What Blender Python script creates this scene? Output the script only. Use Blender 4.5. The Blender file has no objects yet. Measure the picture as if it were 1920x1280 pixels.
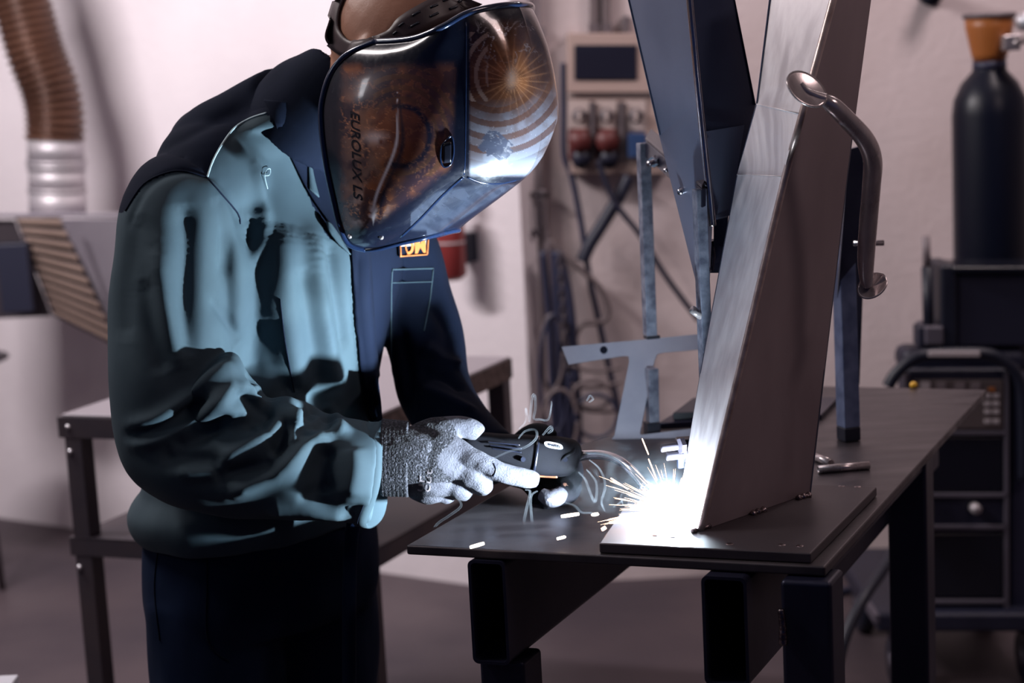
import bpy, bmesh, math, random
import numpy as np
from mathutils import Vector, Matrix
from mathutils.bvhtree import BVHTree
random.seed(7); np.random.seed(7)
V = Vector
S = bpy.context.scene
COL = S.collection

# ------------------------------------------------------------------ camera
F_PX, PITCH, ROLL, EYE = 3500.0, math.radians(9.5), math.radians(3.0), 1.55
_f = V((0, math.cos(PITCH), -math.sin(PITCH))); _r0 = V((1, 0, 0)); _u0 = V((0, math.sin(PITCH), math.cos(PITCH)))
_r = math.cos(ROLL) * _r0 - math.sin(ROLL) * _u0
_u = math.sin(ROLL) * _r0 + math.cos(ROLL) * _u0
CO = V((0, 0, EYE))
cd = bpy.data.cameras.new('camera'); cam = bpy.data.objects.new('camera', cd); COL.objects.link(cam)
m = Matrix.Identity(4)
for i in range(3):
    m[i][0] = _r[i]; m[i][1] = _u[i]; m[i][2] = -_f[i]; m[i][3] = CO[i]
cam.matrix_world = m
cd.sensor_width = 36; cd.lens = F_PX / 1920 * 36; cd.clip_start = .05
cd.dof.use_dof = True; cd.dof.focus_distance = 2.42; cd.dof.aperture_fstop = 3.6
S.camera = cam
S.view_settings.view_transform = 'Standard'; S.view_settings.look = 'None'
S.view_settings.exposure = 0.0; S.view_settings.gamma = 1.0; S.view_settings.use_curve_mapping = False

# ------------------------------------------------------------------ world and lights
w = bpy.data.worlds.new('world'); S.world = w; w.use_nodes = True
w.node_tree.nodes['Background'].inputs[0].default_value = (0.10, 0.22, 0.85, 1)
w.node_tree.nodes['Background'].inputs[1].default_value = 0.055

def area(name, loc, target, sx, sy, power, col):
    l = bpy.data.lights.new(name, 'AREA'); l.shape = 'RECTANGLE'; l.size = sx; l.size_y = sy
    l.energy = power; l.color = col
    o = bpy.data.objects.new(name, l); COL.objects.link(o); o.location = loc
    o.rotation_euler = (V(target) - V(loc)).to_track_quat('-Z', 'Y').to_euler()
    return o
area('ceiling_lamp_left', (-2.0, 3.7, 2.75), (-1.1, 6.0, 1.3), 1.1, .14, 78, (1.0, .93, .95))
area('ceiling_lamp_right', (1.55, 3.9, 2.9), (1.0, 5.2, 1.1), .5, .5, 21, (1.0, .84, .84))
area('column_fill', (-1.7, 2.62, 2.95), (.42, 2.4, 1.35), .9, .3, 29, (1.0, .90, .88))  # unseen lamp added to brighten the column's left face
area('window_light', (-2.45, 1.85, 1.98), (-.174, 2.414, 1.485), .22, .30, 2.0, (.90, .93, 1.0))
area('handle_fill', (1.9, 1.3, 2.95), (.5, 2.4, 1.2), .6, .3, 10, (1.0, .78, .76))  # unseen lamp added to lift the bent handle and the right side

ARC_COL = (.72, .89, 1.0)

# ------------------------------------------------------------------ projection helpers (photo measurements -> metres)
def ray(px, py): return _f + _r * ((px - 960) / F_PX) - _u * ((py - 640) / F_PX)
def P(px, py, D):
    d = ray(px, py); return CO + d * (D / d.y)
def G(px, py, z):
    d = ray(px, py); return CO + d * ((z - EYE) / d.z)
def PL(px, py, p0, n):
    d = ray(px, py); return CO + d * ((p0 - CO).dot(n) / d.dot(n))
def pix(q):
    v = V(q) - CO; d = v.dot(_f); return 960 + F_PX * v.dot(_r) / d, 640 - F_PX * v.dot(_u) / d
def mpp(D): return D / F_PX            # metres per pixel at a depth

# ------------------------------------------------------------------ materials
def mat(name, col, rough=.5, metal=0, col2=None, nscale=8, bump=0, bscale=60, spec=None, emit=None, estr=0,
        stretch=None, coat=0, sheen=0, rvar=0, bdist=.002, lo=.35, hi=.65, detail=6):
    mt = bpy.data.materials.new(name); mt.use_nodes = True; nt = mt.node_tree; N = nt.nodes; L = nt.links
    b = N['Principled BSDF']
    b.inputs['Base Color'].default_value = (*col, 1); b.inputs['Roughness'].default_value = rough
    b.inputs['Metallic'].default_value = metal
    if spec is not None: b.inputs['Specular IOR Level'].default_value = spec
    if coat: b.inputs['Coat Weight'].default_value = coat; b.inputs['Coat Roughness'].default_value = .08
    if sheen: b.inputs['Sheen Weight'].default_value = sheen
    if emit: b.inputs['Emission Color'].default_value = (*emit, 1); b.inputs['Emission Strength'].default_value = estr
    if col2 or bump or rvar:
        tc = N.new('ShaderNodeTexCoord'); mp = N.new('ShaderNodeMapping'); L.new(tc.outputs['Object'], mp.inputs[0])
        if stretch: mp.inputs['Scale'].default_value = stretch
        nz = N.new('ShaderNodeTexNoise'); nz.inputs['Scale'].default_value = nscale; nz.inputs['Detail'].default_value = detail
        L.new(mp.outputs[0], nz.inputs['Vector'])
        if col2:
            cr = N.new('ShaderNodeValToRGB'); cr.color_ramp.elements[0].position = lo; cr.color_ramp.elements[1].position = hi
            cr.color_ramp.elements[0].color = (*col, 1); cr.color_ramp.elements[1].color = (*col2, 1)
            L.new(nz.outputs[0], cr.inputs[0]); L.new(cr.outputs[0], b.inputs['Base Color'])
        if rvar:
            mr = N.new('ShaderNodeMapRange'); mr.inputs['From Min'].default_value = .3; mr.inputs['From Max'].default_value = .7
            mr.inputs['To Min'].default_value = rough - rvar; mr.inputs['To Max'].default_value = rough + rvar
            L.new(nz.outputs[0], mr.inputs[0]); L.new(mr.outputs[0], b.inputs['Roughness'])
        if bump:
            n2 = N.new('ShaderNodeTexNoise'); n2.inputs['Scale'].default_value = bscale; n2.inputs['Detail'].default_value = 3
            L.new(mp.outputs[0], n2.inputs['Vector'])
            bp = N.new('ShaderNodeBump'); bp.inputs['Strength'].default_value = bump; bp.inputs['Distance'].default_value = bdist
            L.new(n2.outputs[0], bp.inputs['Height']); L.new(bp.outputs[0], b.inputs['Normal'])
    return mt

M = {}
M['wall'] = mat('plaster_wall', (.80, .73, .76), .9, 0, (.74, .67, .70), 3, .5, 45, bdist=.004)
M['wall_r'] = mat('plaster_wall_darker', (.62, .53, .54), .9, 0, (.54, .45, .45), 2.2, .6, 45, bdist=.004)  # darker, browner plaster tone for the right-hand walls
M['floor'] = mat('worn_concrete', (.080, .058, .066), .6, 0, (.048, .035, .046), 1.6, .2, 30, rvar=.12)
M['ceiling'] = mat('ceiling_paint', (.45, .42, .43), .9)
M['table'] = mat('table_steel', (.045, .038, .046), .42, .55, (.075, .064, .072), 7, .12, 120, stretch=(1, 3, 1), rvar=.12, bdist=.0006)
M['plate'] = mat('base_plate_steel', (.058, .048, .056), .46, .5, (.09, .074, .082), 5, .08, 140, rvar=.08, bdist=.0005)
M['frame_dark'] = mat('dark_tube_steel', (.012, .014, .036), .42, .5, (.020, .020, .042), 6, rvar=.08)
M['beam_in'] = mat('tube_inside', (.006, .006, .012), .7)
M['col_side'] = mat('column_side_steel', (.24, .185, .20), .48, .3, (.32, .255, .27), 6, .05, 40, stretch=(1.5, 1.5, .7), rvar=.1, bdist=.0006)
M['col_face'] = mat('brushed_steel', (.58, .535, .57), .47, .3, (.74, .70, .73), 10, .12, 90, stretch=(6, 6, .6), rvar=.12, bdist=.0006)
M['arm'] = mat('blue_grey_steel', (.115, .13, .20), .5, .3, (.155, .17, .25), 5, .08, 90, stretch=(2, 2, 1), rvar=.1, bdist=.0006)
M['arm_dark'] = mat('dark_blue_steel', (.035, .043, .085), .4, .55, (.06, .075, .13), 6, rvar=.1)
M['edge'] = mat('bright_edge_steel', (.62, .58, .60), .22, 1.0, (.45, .38, .36), 30, rvar=.06)
M['edge_rust'] = mat('weld_seam_steel', (.55, .44, .42), .32, .5, (.34, .25, .23), 50, .3, 160, bdist=.001)
M['jig'] = mat('zinc_bar', (.26, .28, .36), .5, .3, (.09, .10, .15), 60, .4, 160, rvar=.15, bdist=.001)
M['jigplate'] = mat('ground_steel', (.31, .30, .37), .5, .3, (.24, .24, .31), 14, .15, 150, rvar=.1, bdist=.0006)
M['chrome'] = mat('chrome', (.62, .56, .56), .24, .65, (.42, .37, .38), 14, .08, 120, stretch=(4, 4, 1), rvar=.06, bdist=.0006)
M['bead'] = mat('weld_bead', (.30, .24, .24), .25, 1.0, (.12, .09, .10), 90, .7, 260, bdist=.002)
M['post'] = mat('blue_galvanised_post', (.09, .12, .22), .5, .4, (.16, .20, .33), 38, .2, 90, rvar=.1)
M['black'] = mat('black_plastic', (.006, .008, .020), .45)
M['blackgloss'] = mat('black_gloss', (.008, .009, .016), .2)
M['hose'] = mat('copper_brown_hose', (.12, .055, .036), .3, .3, (.07, .032, .022), 5)
M['ring'] = mat('galvanised_sleeve', (.50, .46, .48), .5, .5, (.42, .39, .42), 9)
M['hood'] = mat('hood_sheet', (.32, .29, .33), .5, .3, (.25, .22, .26), 4)
M['slat'] = mat('hood_slat', (.34, .24, .20), .5, .2, (.42, .30, .25), 8)
M['slatdark'] = mat('hood_recess', (.045, .034, .042), .7)
M['benchtop'] = mat('bench_sheet', (.34, .31, .34), .45, .3)
M['bench'] = mat('bench_angle_steel', (.055, .046, .060), .45, .4, (.08, .062, .07), 8)
M['benchrust'] = mat('rusty_bench_edge', (.05, .033, .032), .8, 0, (.12, .08, .075), 60, .8, 120)
M['bolt'] = mat('bolt_zinc', (.60, .58, .62), .25, 1.0)
M['skin'] = mat('brown_skin', (.30, .135, .082), .48, 0, (.38, .18, .115), 9, .25, 300, bdist=.0008, sheen=.05)
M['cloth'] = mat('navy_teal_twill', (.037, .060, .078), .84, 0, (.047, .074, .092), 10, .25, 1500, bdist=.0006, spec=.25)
M['cloth_shade_trim'] = mat('shade_and_trim_twill', (.003, .006, .017), .88, 0, (.004, .0075, .021), 12, .3, 900, bdist=.0005, spec=.15)  # near-black twill painting arc shade on the jacket; also seams and badge
M['trouser'] = mat('dark_trouser_cloth', (.004, .010, .030), .9, 0, (.005, .012, .036), 12, .3, 900, bdist=.0005, spec=.12)
M['thread'] = mat('pale_thread', (.42, .55, .60), .7)
M['glove'] = mat('grey_coated_glove', (.040, .038, .052), .9, 0, (.058, .056, .072), 30, .7, 420, bdist=.0015)
M['knit'] = mat('dark_glove_knit', (.008, .0075, .013), .9, 0, (.065, .062, .08), 330, 1.0, 380, bdist=.003, lo=.5, hi=.68, detail=2)
M['gprint'] = mat('glove_print', (.26, .22, .24), .8)
M['orange'] = mat('orange_thread', (.72, .20, .045), .7)
M['badge'] = mat('badge_white', (.55, .45, .42), .8)
M['torch'] = mat('torch_rubber', (.0035, .0034, .0055), .75, 0, (.005, .0048, .0075), 40, .3, 500, bdist=.0006, spec=.12)
M['copper'] = mat('copper_trigger', (.75, .24, .13), .35, .7)
M['silver'] = mat('label_silver', (.60, .62, .68), .35, .4)
M['boots'] = mat('black_leather', (.012, .012, .014), .5)
M['plastic_brown'] = mat('headband_plastic', (.075, .052, .054), .45, 0, (.055, .038, .042), 20)
M['beige'] = mat('beige_plastic', (.40, .29, .26), .55)
M['beige2'] = mat('pale_socket_plastic', (.46, .37, .35), .55)
M['smoked'] = mat('smoked_window', (.012, .012, .024), .3)
M['redsock'] = mat('red_socket', (.10, .018, .018), .5)
M['bluesock'] = mat('blue_socket', (.018, .045, .13), .45)
M['greyknob'] = mat('grey_knob', (.10, .08, .09), .5)
M['cable'] = mat('dark_blue_cable', (.022, .024, .055), .5)
M['cableg'] = mat('grey_brown_cable', (.13, .10, .105), .5)
M['red'] = mat('red_enamel', (.25, .035, .035), .35)
M['bottle'] = mat('gas_bottle_paint', (.003, .0045, .013), .36, 0, spec=.3)
M['guard'] = mat('orange_guard_plastic', (.38, .125, .03), .4)
M['machine'] = mat('machine_dark', (.011, .012, .030), .5)
M['machineframe'] = mat('machine_frame', (.085, .075, .10), .45)
M['machinepanel'] = mat('control_panel', (.10, .078, .080), .5)
M['tag'] = mat('pale_tag', (.45, .40, .42), .5)
M['yellow'] = mat('yellow_plastic', (.75, .42, .03), .4)
M['pipe'] = mat('pipe_paint', (.20, .165, .18), .5)
M['patch'] = mat('paper_notice', (.62, .62, .68), .8)

def emat(name, col, s):
    mt = bpy.data.materials.new(name); mt.use_nodes = True; N = mt.node_tree.nodes; N.clear()
    e = N.new('ShaderNodeEmission'); e.inputs[0].default_value = (*col, 1); e.inputs[1].default_value = s
    o = N.new('ShaderNodeOutputMaterial'); mt.node_tree.links.new(e.outputs[0], o.inputs[0]); return mt
M['arc'] = emat('arc_light', (.75, .88, 1.0), 400)
M['spark'] = emat('hot_spark', (1.0, .62, .42), 6)
M['sparkw'] = emat('white_hot_spark', (1.0, .80, .66), 7)

# ------------------------------------------------------------------ mesh helpers
class MB:
    def __init__(s): s.v = []; s.f = []
    def add(s, vs, fs):
        n = len(s.v); s.v += [tuple(a) for a in vs]; s.f += [tuple(i + n for i in f) for f in fs]; return s
    def hexa(s, b, t):           # bottom loop, top loop (same count)
        n = len(b); fs = [tuple(range(n))[::-1], tuple(range(n, 2 * n))]
        fs += [(i, (i + 1) % n, n + (i + 1) % n, n + i) for i in range(n)]
        return s.add(list(b) + list(t), fs)
    def box(s, c, ax, ay, az):   # centre and half-axes
        c = V(c); b = [c - az + ax * i + ay * j for i, j in ((-1, -1), (1, -1), (1, 1), (-1, 1))]
        return s.hexa(b, [q + az * 2 for q in b])
    def prism(s, pts, off):
        return s.hexa(pts, [V(p) + V(off) for p in pts])
    def tube(s, pts, rad, n=12, caps=True):
        pts = [V(p) for p in pts]; k = len(pts)
        if not hasattr(rad, '__len__'): rad = [rad] * k
        vs = []; fs = []; t0 = (pts[1] - pts[0]).normalized(); a = t0.orthogonal().normalized()
        for i, p in enumerate(pts):
            t = (pts[min(i + 1, k - 1)] - pts[max(i - 1, 0)]).normalized()
            a = (a - t * a.dot(t)).normalized(); b = t.cross(a)
            for j in range(n):
                q = 2 * math.pi * j / n; vs.append(p + (a * math.cos(q) + b * math.sin(q)) * rad[i])
        for i in range(k - 1):
            for j in range(n): fs.append((i * n + j, i * n + (j + 1) % n, (i + 1) * n + (j + 1) % n, (i + 1) * n + j))
        if caps: fs += [tuple(range(n))[::-1], tuple(range((k - 1) * n, k * n))]
        return s.add(vs, fs)
    def lathe(s, c, prof, n=40, axis=V((0, 0, 1))):
        return s.tube([V(c) + axis * h for r, h in prof], [r for r, h in prof], n)
    def ball(s, c, r, n=14, mtx=None):
        vs = []; fs = []; c = V(c)
        for i in range(n + 1):
            th = math.pi * i / n
            for j in range(2 * n):
                ph = math.pi * j / n; d = V((math.sin(th) * math.cos(ph), math.sin(th) * math.sin(ph), math.cos(th))) * r
                if mtx: d = mtx @ d
                vs.append(c + d)
        for i in range(n):
            for j in range(2 * n):
                fs.append((i * 2 * n + j, i * 2 * n + (j + 1) % (2 * n), (i + 1) * 2 * n + (j + 1) % (2 * n), (i + 1) * 2 * n + j))
        return s.add(vs, fs)
    def mesh(s, name):
        me = bpy.data.meshes.new(name); me.from_pydata(s.v, [], s.f); me.validate()
        bm = bmesh.new(); bm.from_mesh(me); bmesh.ops.remove_doubles(bm, verts=bm.verts, dist=1e-6)
        bmesh.ops.recalc_face_normals(bm, faces=bm.faces); bm.to_mesh(me); bm.free(); return me
    def build(s, name, mt, parent=None, smooth=False, bevel=0, seg=2, label=None):
        return link(s.mesh(name), name, mt, parent, smooth, bevel, seg, label)

def link(me, name, mt, parent=None, smooth=False, bevel=0, seg=2, label=None):
    me.materials.clear(); me.materials.append(mt)
    o = bpy.data.objects.new(name, me); COL.objects.link(o)
    if smooth: me.polygons.foreach_set('use_smooth', [True] * len(me.polygons))
    if bevel:
        b = o.modifiers.new('bevel', 'BEVEL'); b.width = bevel; b.segments = seg; b.limit_method = 'ANGLE'
        if not smooth:
            me.polygons.foreach_set('use_smooth', [True] * len(me.polygons)); b.harden_normals = True
    if parent: setp(o, parent)
    if label: o['label'] = label
    return o

def chain_loc(p):
    t = V((0, 0, 0))
    while p: t += p.location + (p.matrix_parent_inverse.translation if p.parent else V((0, 0, 0))); p = p.parent
    return t
def setp(o, p):
    o.parent = p; o.matrix_parent_inverse = Matrix.Translation(-chain_loc(p))
def tag(o, label, cat, group=None, kind=None):
    o['label'] = label; o['category'] = cat
    if group: o['group'] = group
    if kind: o['kind'] = kind
    return o
def thing(name, label, cat, loc, group=None):
    e = bpy.data.objects.new(name, None); COL.objects.link(e); e.location = loc; e.empty_display_size = .05
    return tag(e, label, cat, group)
def cr(pts, n=8):                # Catmull-Rom resample of tuples/vectors
    A = np.array([list(p) for p in pts], float); k = len(A); out = []
    for i in range(k - 1):
        p0, p1, p2, p3 = A[max(i - 1, 0)], A[i], A[i + 1], A[min(i + 2, k - 1)]
        for j in range(n):
            t = j / n
            out.append(.5 * ((2 * p1) + (-p0 + p2) * t + (2 * p0 - 5 * p1 + 4 * p2 - p3) * t * t + (-p0 + 3 * p1 - 3 * p2 + p3) * t ** 3))
    out.append(A[-1]); return out
def curve_tube(mb, pts, rad, n=12, res=8):
    """pts: vectors, rad: number or list"""
    if not hasattr(rad, '__len__'): rad = [rad] * len(pts)
    q = cr([tuple(p) + (r,) for p, r in zip(pts, rad)], res)
    return mb.tube([V(a[:3]) for a in q], [max(a[3], 1e-4) for a in q], n)
def pxtube(mb, pts, n=12, res=8):      # (px, py, depth, radius m)
    return curve_tube(mb, [P(a, b, d) for a, b, d, r in pts], [r for a, b, d, r in pts], n, res)

def remesh(mb, voxel, smooth=6):
    me = mb.mesh('tmp'); o = bpy.data.objects.new('tmp', me); COL.objects.link(o)
    r = o.modifiers.new('r', 'REMESH'); r.mode = 'VOXEL'; r.voxel_size = voxel
    if smooth: sm = o.modifiers.new('s', 'SMOOTH'); sm.factor = .5; sm.iterations = smooth
    dg = bpy.context.evaluated_depsgraph_get(); dg.update()
    out = bpy.data.meshes.new_from_object(o.evaluated_get(dg))
    bpy.data.objects.remove(o); return out
def arr(me, what='co'):
    a = np.empty(len(me.vertices) * 3)
    (me.vertices if what == 'co' else me.vertex_normals).foreach_get('co' if what == 'co' else 'vector', a)
    return a.reshape(-1, 3)
def setarr(me, a): me.vertices.foreach_set('co', a.ravel()); me.update()
def bvh_of(me):
    return BVHTree.FromPolygons([v.co.copy() for v in me.vertices], [tuple(p.vertices) for p in me.polygons])
def hit(bvh, px, py, off=0):
    d = ray(px, py).normalized(); loc, nor, i, dist = bvh.ray_cast(CO, d)
    if loc is None: return None
    if nor.dot(d) > 0: nor = -nor
    return loc + nor * off
def hits(bvh, pts, step=6, off=0):
    q = cr(pts, 10); out = []
    for a in q:
        h = hit(bvh, a[0], a[1], off)
        if h is not None: out.append(h)
    return out
def text_mesh(txt, bold=0.0, shear=0.0):
    c = bpy.data.curves.new('t', 'FONT'); c.body = txt; c.offset = bold; c.shear = shear
    o = bpy.data.objects.new('t', c); COL.objects.link(o)
    dg = bpy.context.evaluated_depsgraph_get(); dg.update()
    me = bpy.data.meshes.new_from_object(o.evaluated_get(dg)); bpy.data.objects.remove(o)
    bm = bmesh.new(); bm.from_mesh(me); bmesh.ops.triangulate(bm, faces=bm.faces)
    bmesh.ops.subdivide_edges(bm, edges=[e for e in bm.edges if e.calc_length() > .15], cuts=2)
    bm.to_mesh(me); bm.free()
    a = arr(me); mn = a.min(0); mx = a.max(0); a = (a - mn) / np.maximum(mx - mn, 1e-6); setarr(me, a); return me   # unit square
def text_on(bvh, txt, p00, p10, p01, name, mt, parent, off=.0005, bold=.0, shear=0):
    """p00 bottom-left, p10 bottom-right, p01 top-left measured points; laid on the surface"""
    me = text_mesh(txt, bold, shear); a = arr(me); out = []
    for u, v, _ in a:
        x = p00[0] + u * (p10[0] - p00[0]) + v * (p01[0] - p00[0]); y = p00[1] + u * (p10[1] - p00[1]) + v * (p01[1] - p00[1])
        h = hit(bvh, x, y, off) or P(x, y, 2.5); out.append(list(h))
    setarr(me, np.array(out)); return link(me, name, mt, parent)
def text_plane(txt, o, ux, uy, name, mt, parent, bold=0.0):
    me = text_mesh(txt, bold); a = arr(me)
    setarr(me, np.array([list(V(o) + V(ux) * u + V(uy) * v) for u, v, _ in a])); return link(me, name, mt, parent)
Z = V((0, 0, 1))

# ------------------------------------------------------------------ room
w0 = G(100, 985, 0); w1 = G(870, 1095, 0); dirL = (w1 - w0).normalized()
nL = V((dirL.y, -dirL.x, 0)).normalized()
if nL.y > 0: nL = -nL
corner = PL(1012, 1110, w0, nL); corner.z = 0
RY = G(1600, 1064, 0).y
nR = V((0, -1, 0))
def LW(px, py, off=0): return PL(px, py, w0 + nL * off, nL)
def RW(px, py, off=0): return PL(px, py, V((0, RY - off, 0)), nR)
HT = 3.3
def structure(o): o['kind'] = 'structure'; return o
far = corner - dirL * 5.5
structure(MB().hexa([corner, far, far - nL * .15, corner - nL * .15], [q + Z * HT for q in (corner, far, far - nL * .15, corner - nL * .15)]).build('wall_back_left', M['wall']))
a = V((corner.x - .1, RY, 0)); b = V((4.2, RY, 0)); k = V((0, .15, 0))
structure(MB().hexa([a, b, b + k, a + k], [q + Z * HT for q in (a, b, b + k, a + k)]).build('wall_back_right', M['wall_r']))
structure(MB().hexa([V((-5, -2, -.1)), V((4.2, -2, -.1)), V((4.2, 8, -.1)), V((-5, 8, -.1))], [V((-5, -2, 0)), V((4.2, -2, 0)), V((4.2, 8, 0)), V((-5, 8, 0))]).build('floor', M['floor']))
structure(MB().hexa([V((-5, -2, HT)), V((4.2, -2, HT)), V((4.2, 8, HT)), V((-5, 8, HT))], [V((-5, -2, HT + .1)), V((4.2, -2, HT + .1)), V((4.2, 8, HT + .1)), V((-5, 8, HT + .1))]).build('ceiling', M['ceiling']))
structure(MB().hexa([V((4.2, -2, 0)), V((4.3, -2, 0)), V((4.3, RY + .15, 0)), V((4.2, RY + .15, 0))], [V((4.2, -2, HT)), V((4.3, -2, HT)), V((4.3, RY + .15, HT)), V((4.2, RY + .15, HT))]).build('wall_right', M['wall_r']))
structure(MB().hexa([V((-5.1, -2, 0)), V((-5, -2, 0)), V((-5, 8, 0)), V((-5.1, 8, 0))], [V((-5.1, -2, HT)), V((-5, -2, HT)), V((-5, 8, HT)), V((-5.1, 8, HT))]).build('wall_left', M['wall']))
# corner pipes
t = thing('riser_pipe', 'thin grey riser pipe in the wall corner left of the socket board', 'pipe', RW(1018, 1100, .03))
MB().tube([RW(1022, 1090, .03), RW(1003, -150, .03)], .011, 12).build('pipe_run', M['pipe'], t, True)
for y in (60, 560):
    q = RW(1008, y, .03); MB().box(q + V((0, .01, 0)), V((.02, 0, 0)), V((0, .019, 0)), Z * .012).build('pipe_clip', M['pipe'], t, bevel=.002)

# ------------------------------------------------------------------ steel table
TZ = .895; TT = .013
A = G(761, 1022, TZ); B = G(1547, 1062, TZ); C = G(1850, 730, TZ)
ex = (B - A).normalized(); ey = (C - B).normalized()
tbl = thing('steel_table', 'dark steel plate welding table standing on box-section legs', 'table', V((A.x + .3, A.y + .3, 0)))
poly = [A, B, C, G(1352, 719, TZ), G(1236, 790, TZ), G(1092, 831, TZ)]
MB().prism([p - Z * TT for p in poly], Z * TT).build('tabletop', M['table'], tbl, bevel=.003)
zb = TZ - TT
def rhs_beam(pl, wpx, h, length, name='crossbeam'):
    """hollow beam running away from the viewer; pl = front top-left measured px"""
    p = G(pl[0], pl[1], zb - .001); w_ = wpx * mpp(p.y); mb = MB()
    X = ex; Y = ey; th = .004; n = 6; rr = .008
    def loop(o, r, w2, h2):
        pts = []
        for cx, cz, a0 in ((w2 - r, -r, 0), (r, -r, 90), (r, -h2 + r, 180), (w2 - r, -h2 + r, 270)):
            for i in range(n):
                q = math.radians(a0 + 90 * i / (n - 1)); pts.append(o + X * (cx + r * math.cos(q)) + Z * (cz + r * math.sin(q)))
        return pts
    o1 = p; o2 = p + X * th - Z * th
    L1 = loop(o1, rr, w_, h); L2 = loop(o2, rr - th * .6, w_ - 2 * th, h - 2 * th); N = len(L1)
    vs = L1 + L2 + [q + Y * length for q in L1] + [q + Y * length for q in L2]; fs = []
    for i in range(N):
        j = (i + 1) % N
        fs += [(i, j, N + j, N + i), (i, 2 * N + i, 2 * N + j, j), (N + i, N + j, 3 * N + j, 3 * N + i), (2 * N + i, 3 * N + i, 3 * N + j, 2 * N + j)]
    mb.add(vs, fs); o = mb.build(name, M['frame_dark'], tbl)
    mi = MB().tube([p + X * w_ * .5 - Z * h * .5 + Y * .12, p + X * w_ * .5 - Z * h * .5 + Y * .121], w_ * .4, 8)
    return p, w_
b1, bw1 = rhs_beam((876, 1049), 77, .139, .93)
b2, bw2 = rhs_beam((1314, 1079), 90, .139, 1.15)
def leg(c, hw, top, name='leg'):
    MB().box(V((c.x, c.y, top / 2 + .003)), ex * hw, ey * hw, Z * (top / 2 - .003)).build(name, M['frame_dark'], tbl, bevel=.006, seg=3)
    MB().box(V((c.x, c.y, .004)), ex * (hw + .02), ey * (hw + .02), Z * .004).build('foot_plate', M['frame_dark'], tbl)
lw = .031
leg(b1 + ex * (.030) + ey * .05, lw, zb - .141)
pr = G(1466, 1088, zb); leg(pr + ex * (lw - .004) + ey * (lw + .004), lw, zb - .001)
q = G(1776, 808, zb); leg(q - ex * .055 - ey * .02, lw, zb - .001)
# long rail under the right edge of the plate
MB().box(q - ex * .035 - ey * .35 - Z * .028, ex * .006, ey * .42, Z * .026).build('side_rail', M['frame_dark'], tbl, bevel=.002)
mb = MB(); c0 = P(1466, 1140, pr.y + .0); c1 = P(1470, 1205, pr.y + .0)
curve_tube(mb, [c0 - ey * .004, c0.lerp(c1, .5) - ey * .004 + ex * .001, c1 - ey * .004], [.004, .0048, .006], 10)
mb.build('weld_bead', M['bead'], tbl, True)

# ------------------------------------------------------------------ steel weldment: base plate, column, branch arm
PT = .0135; PZ = TZ + PT
p1 = G(1123, 1018, PZ); p2 = G(1520, 1037, PZ); p3 = G(1644, 912, PZ); p4 = G(1205, 898, PZ)
wd = thing('steel_column', 'tapered steel column with a branching arm, tacked to a base plate on the table', 'metalwork', V(((p1.x + p3.x) / 2, (p1.y + p3.y) / 2, TZ)))
MB().prism([q - Z * (PT - .0005) for q in (p1, p2, p3, p4)], Z * (PT - .0005)).build('base_plate', M['plate'], wd, bevel=.002)
E0 = G(1312, 996, PZ); E1 = G(1521, 924, PZ); E2 = G(1270, 955, PZ)
DR = E0.y
# levels: (ridge px), (left px), (right px), (depth offsets ridge,left,right)
lv = [((1312, 996), (1270, 955), (1521, 924), 0, 0, 0),
      ((1386, 690), (1312, 700), (1548, 690), .004, .115, .21),
      ((1471, 331), (1381, 327), (1590, 331), .035, .170, .17),
      ((1503, 214), (1417, 195), (1605, 214), .004, .095, .15),
      ((1580, -70), (1450, -70), (1643, -70), .04, .125, .16)]
R_, Lf, Rt = [], [], []
for i, (r, l, g, dr, dl, dg_) in enumerate(lv):
    if i == 0: R_.append(E0); Lf.append(E2); Rt.append(E1)
    else: R_.append(P(*r, DR + dr)); Lf.append(P(*l, DR + dl)); Rt.append(P(*g, DR + dg_))
Bk = [l + (rt - r) * .9 for l, rt, r in zip(Lf, Rt, R_)]
th = .004
def skin_panel(rows_a, rows_b, n_in, name, mt, label=None, t=.004):
    mb = MB(); n = len(rows_a); vs = []; fs = []
    for a_, b_ in zip(rows_a, rows_b): vs += [a_, b_, b_ + n_in * t, a_ + n_in * t]
    for i in range(n - 1):
        for j in range(4): fs.append((4 * i + j, 4 * i + (j + 1) % 4, 4 * i + 4 + (j + 1) % 4, 4 * i + 4 + j))
    fs += [(0, 1, 2, 3), (4 * n - 1, 4 * n - 2, 4 * n - 3, 4 * n - 4)]
    return mb.add(vs, fs).build(name, mt, wd, bevel=.0008, label=label)
inL = (Rt[1] - R_[1]).normalized(); inR = (Lf[1] - R_[1]).normalized()
e_in = lambda a_, b_, s: [x + (y - x).normalized() * s for x, y in zip(a_, b_)]
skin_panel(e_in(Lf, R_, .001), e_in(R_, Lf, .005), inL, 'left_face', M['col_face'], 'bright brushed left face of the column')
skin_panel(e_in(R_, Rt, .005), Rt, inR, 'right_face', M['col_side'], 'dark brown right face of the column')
skin_panel(Bk, Lf, -inR, 'back_panel', M['arm_dark'])
skin_panel(Rt, Bk, -inL, 'back_panel', M['arm_dark'])
mb = MB(); curve_tube(mb, [x + inL * .0030 + inR * .0016 for x in R_], .0046, 12); mb.build('weld_seam', M['edge_rust'], wd, True)
# fold creases on the left face
for i in (2, 3):
    mb = MB(); d_ = (R_[i] - Lf[i]).normalized(); mb.tube([Lf[i] + d_ * .003, R_[i] - d_ * .006], .0012, 8); mb.build('fold_crease', M['col_face'], wd, True)
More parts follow.
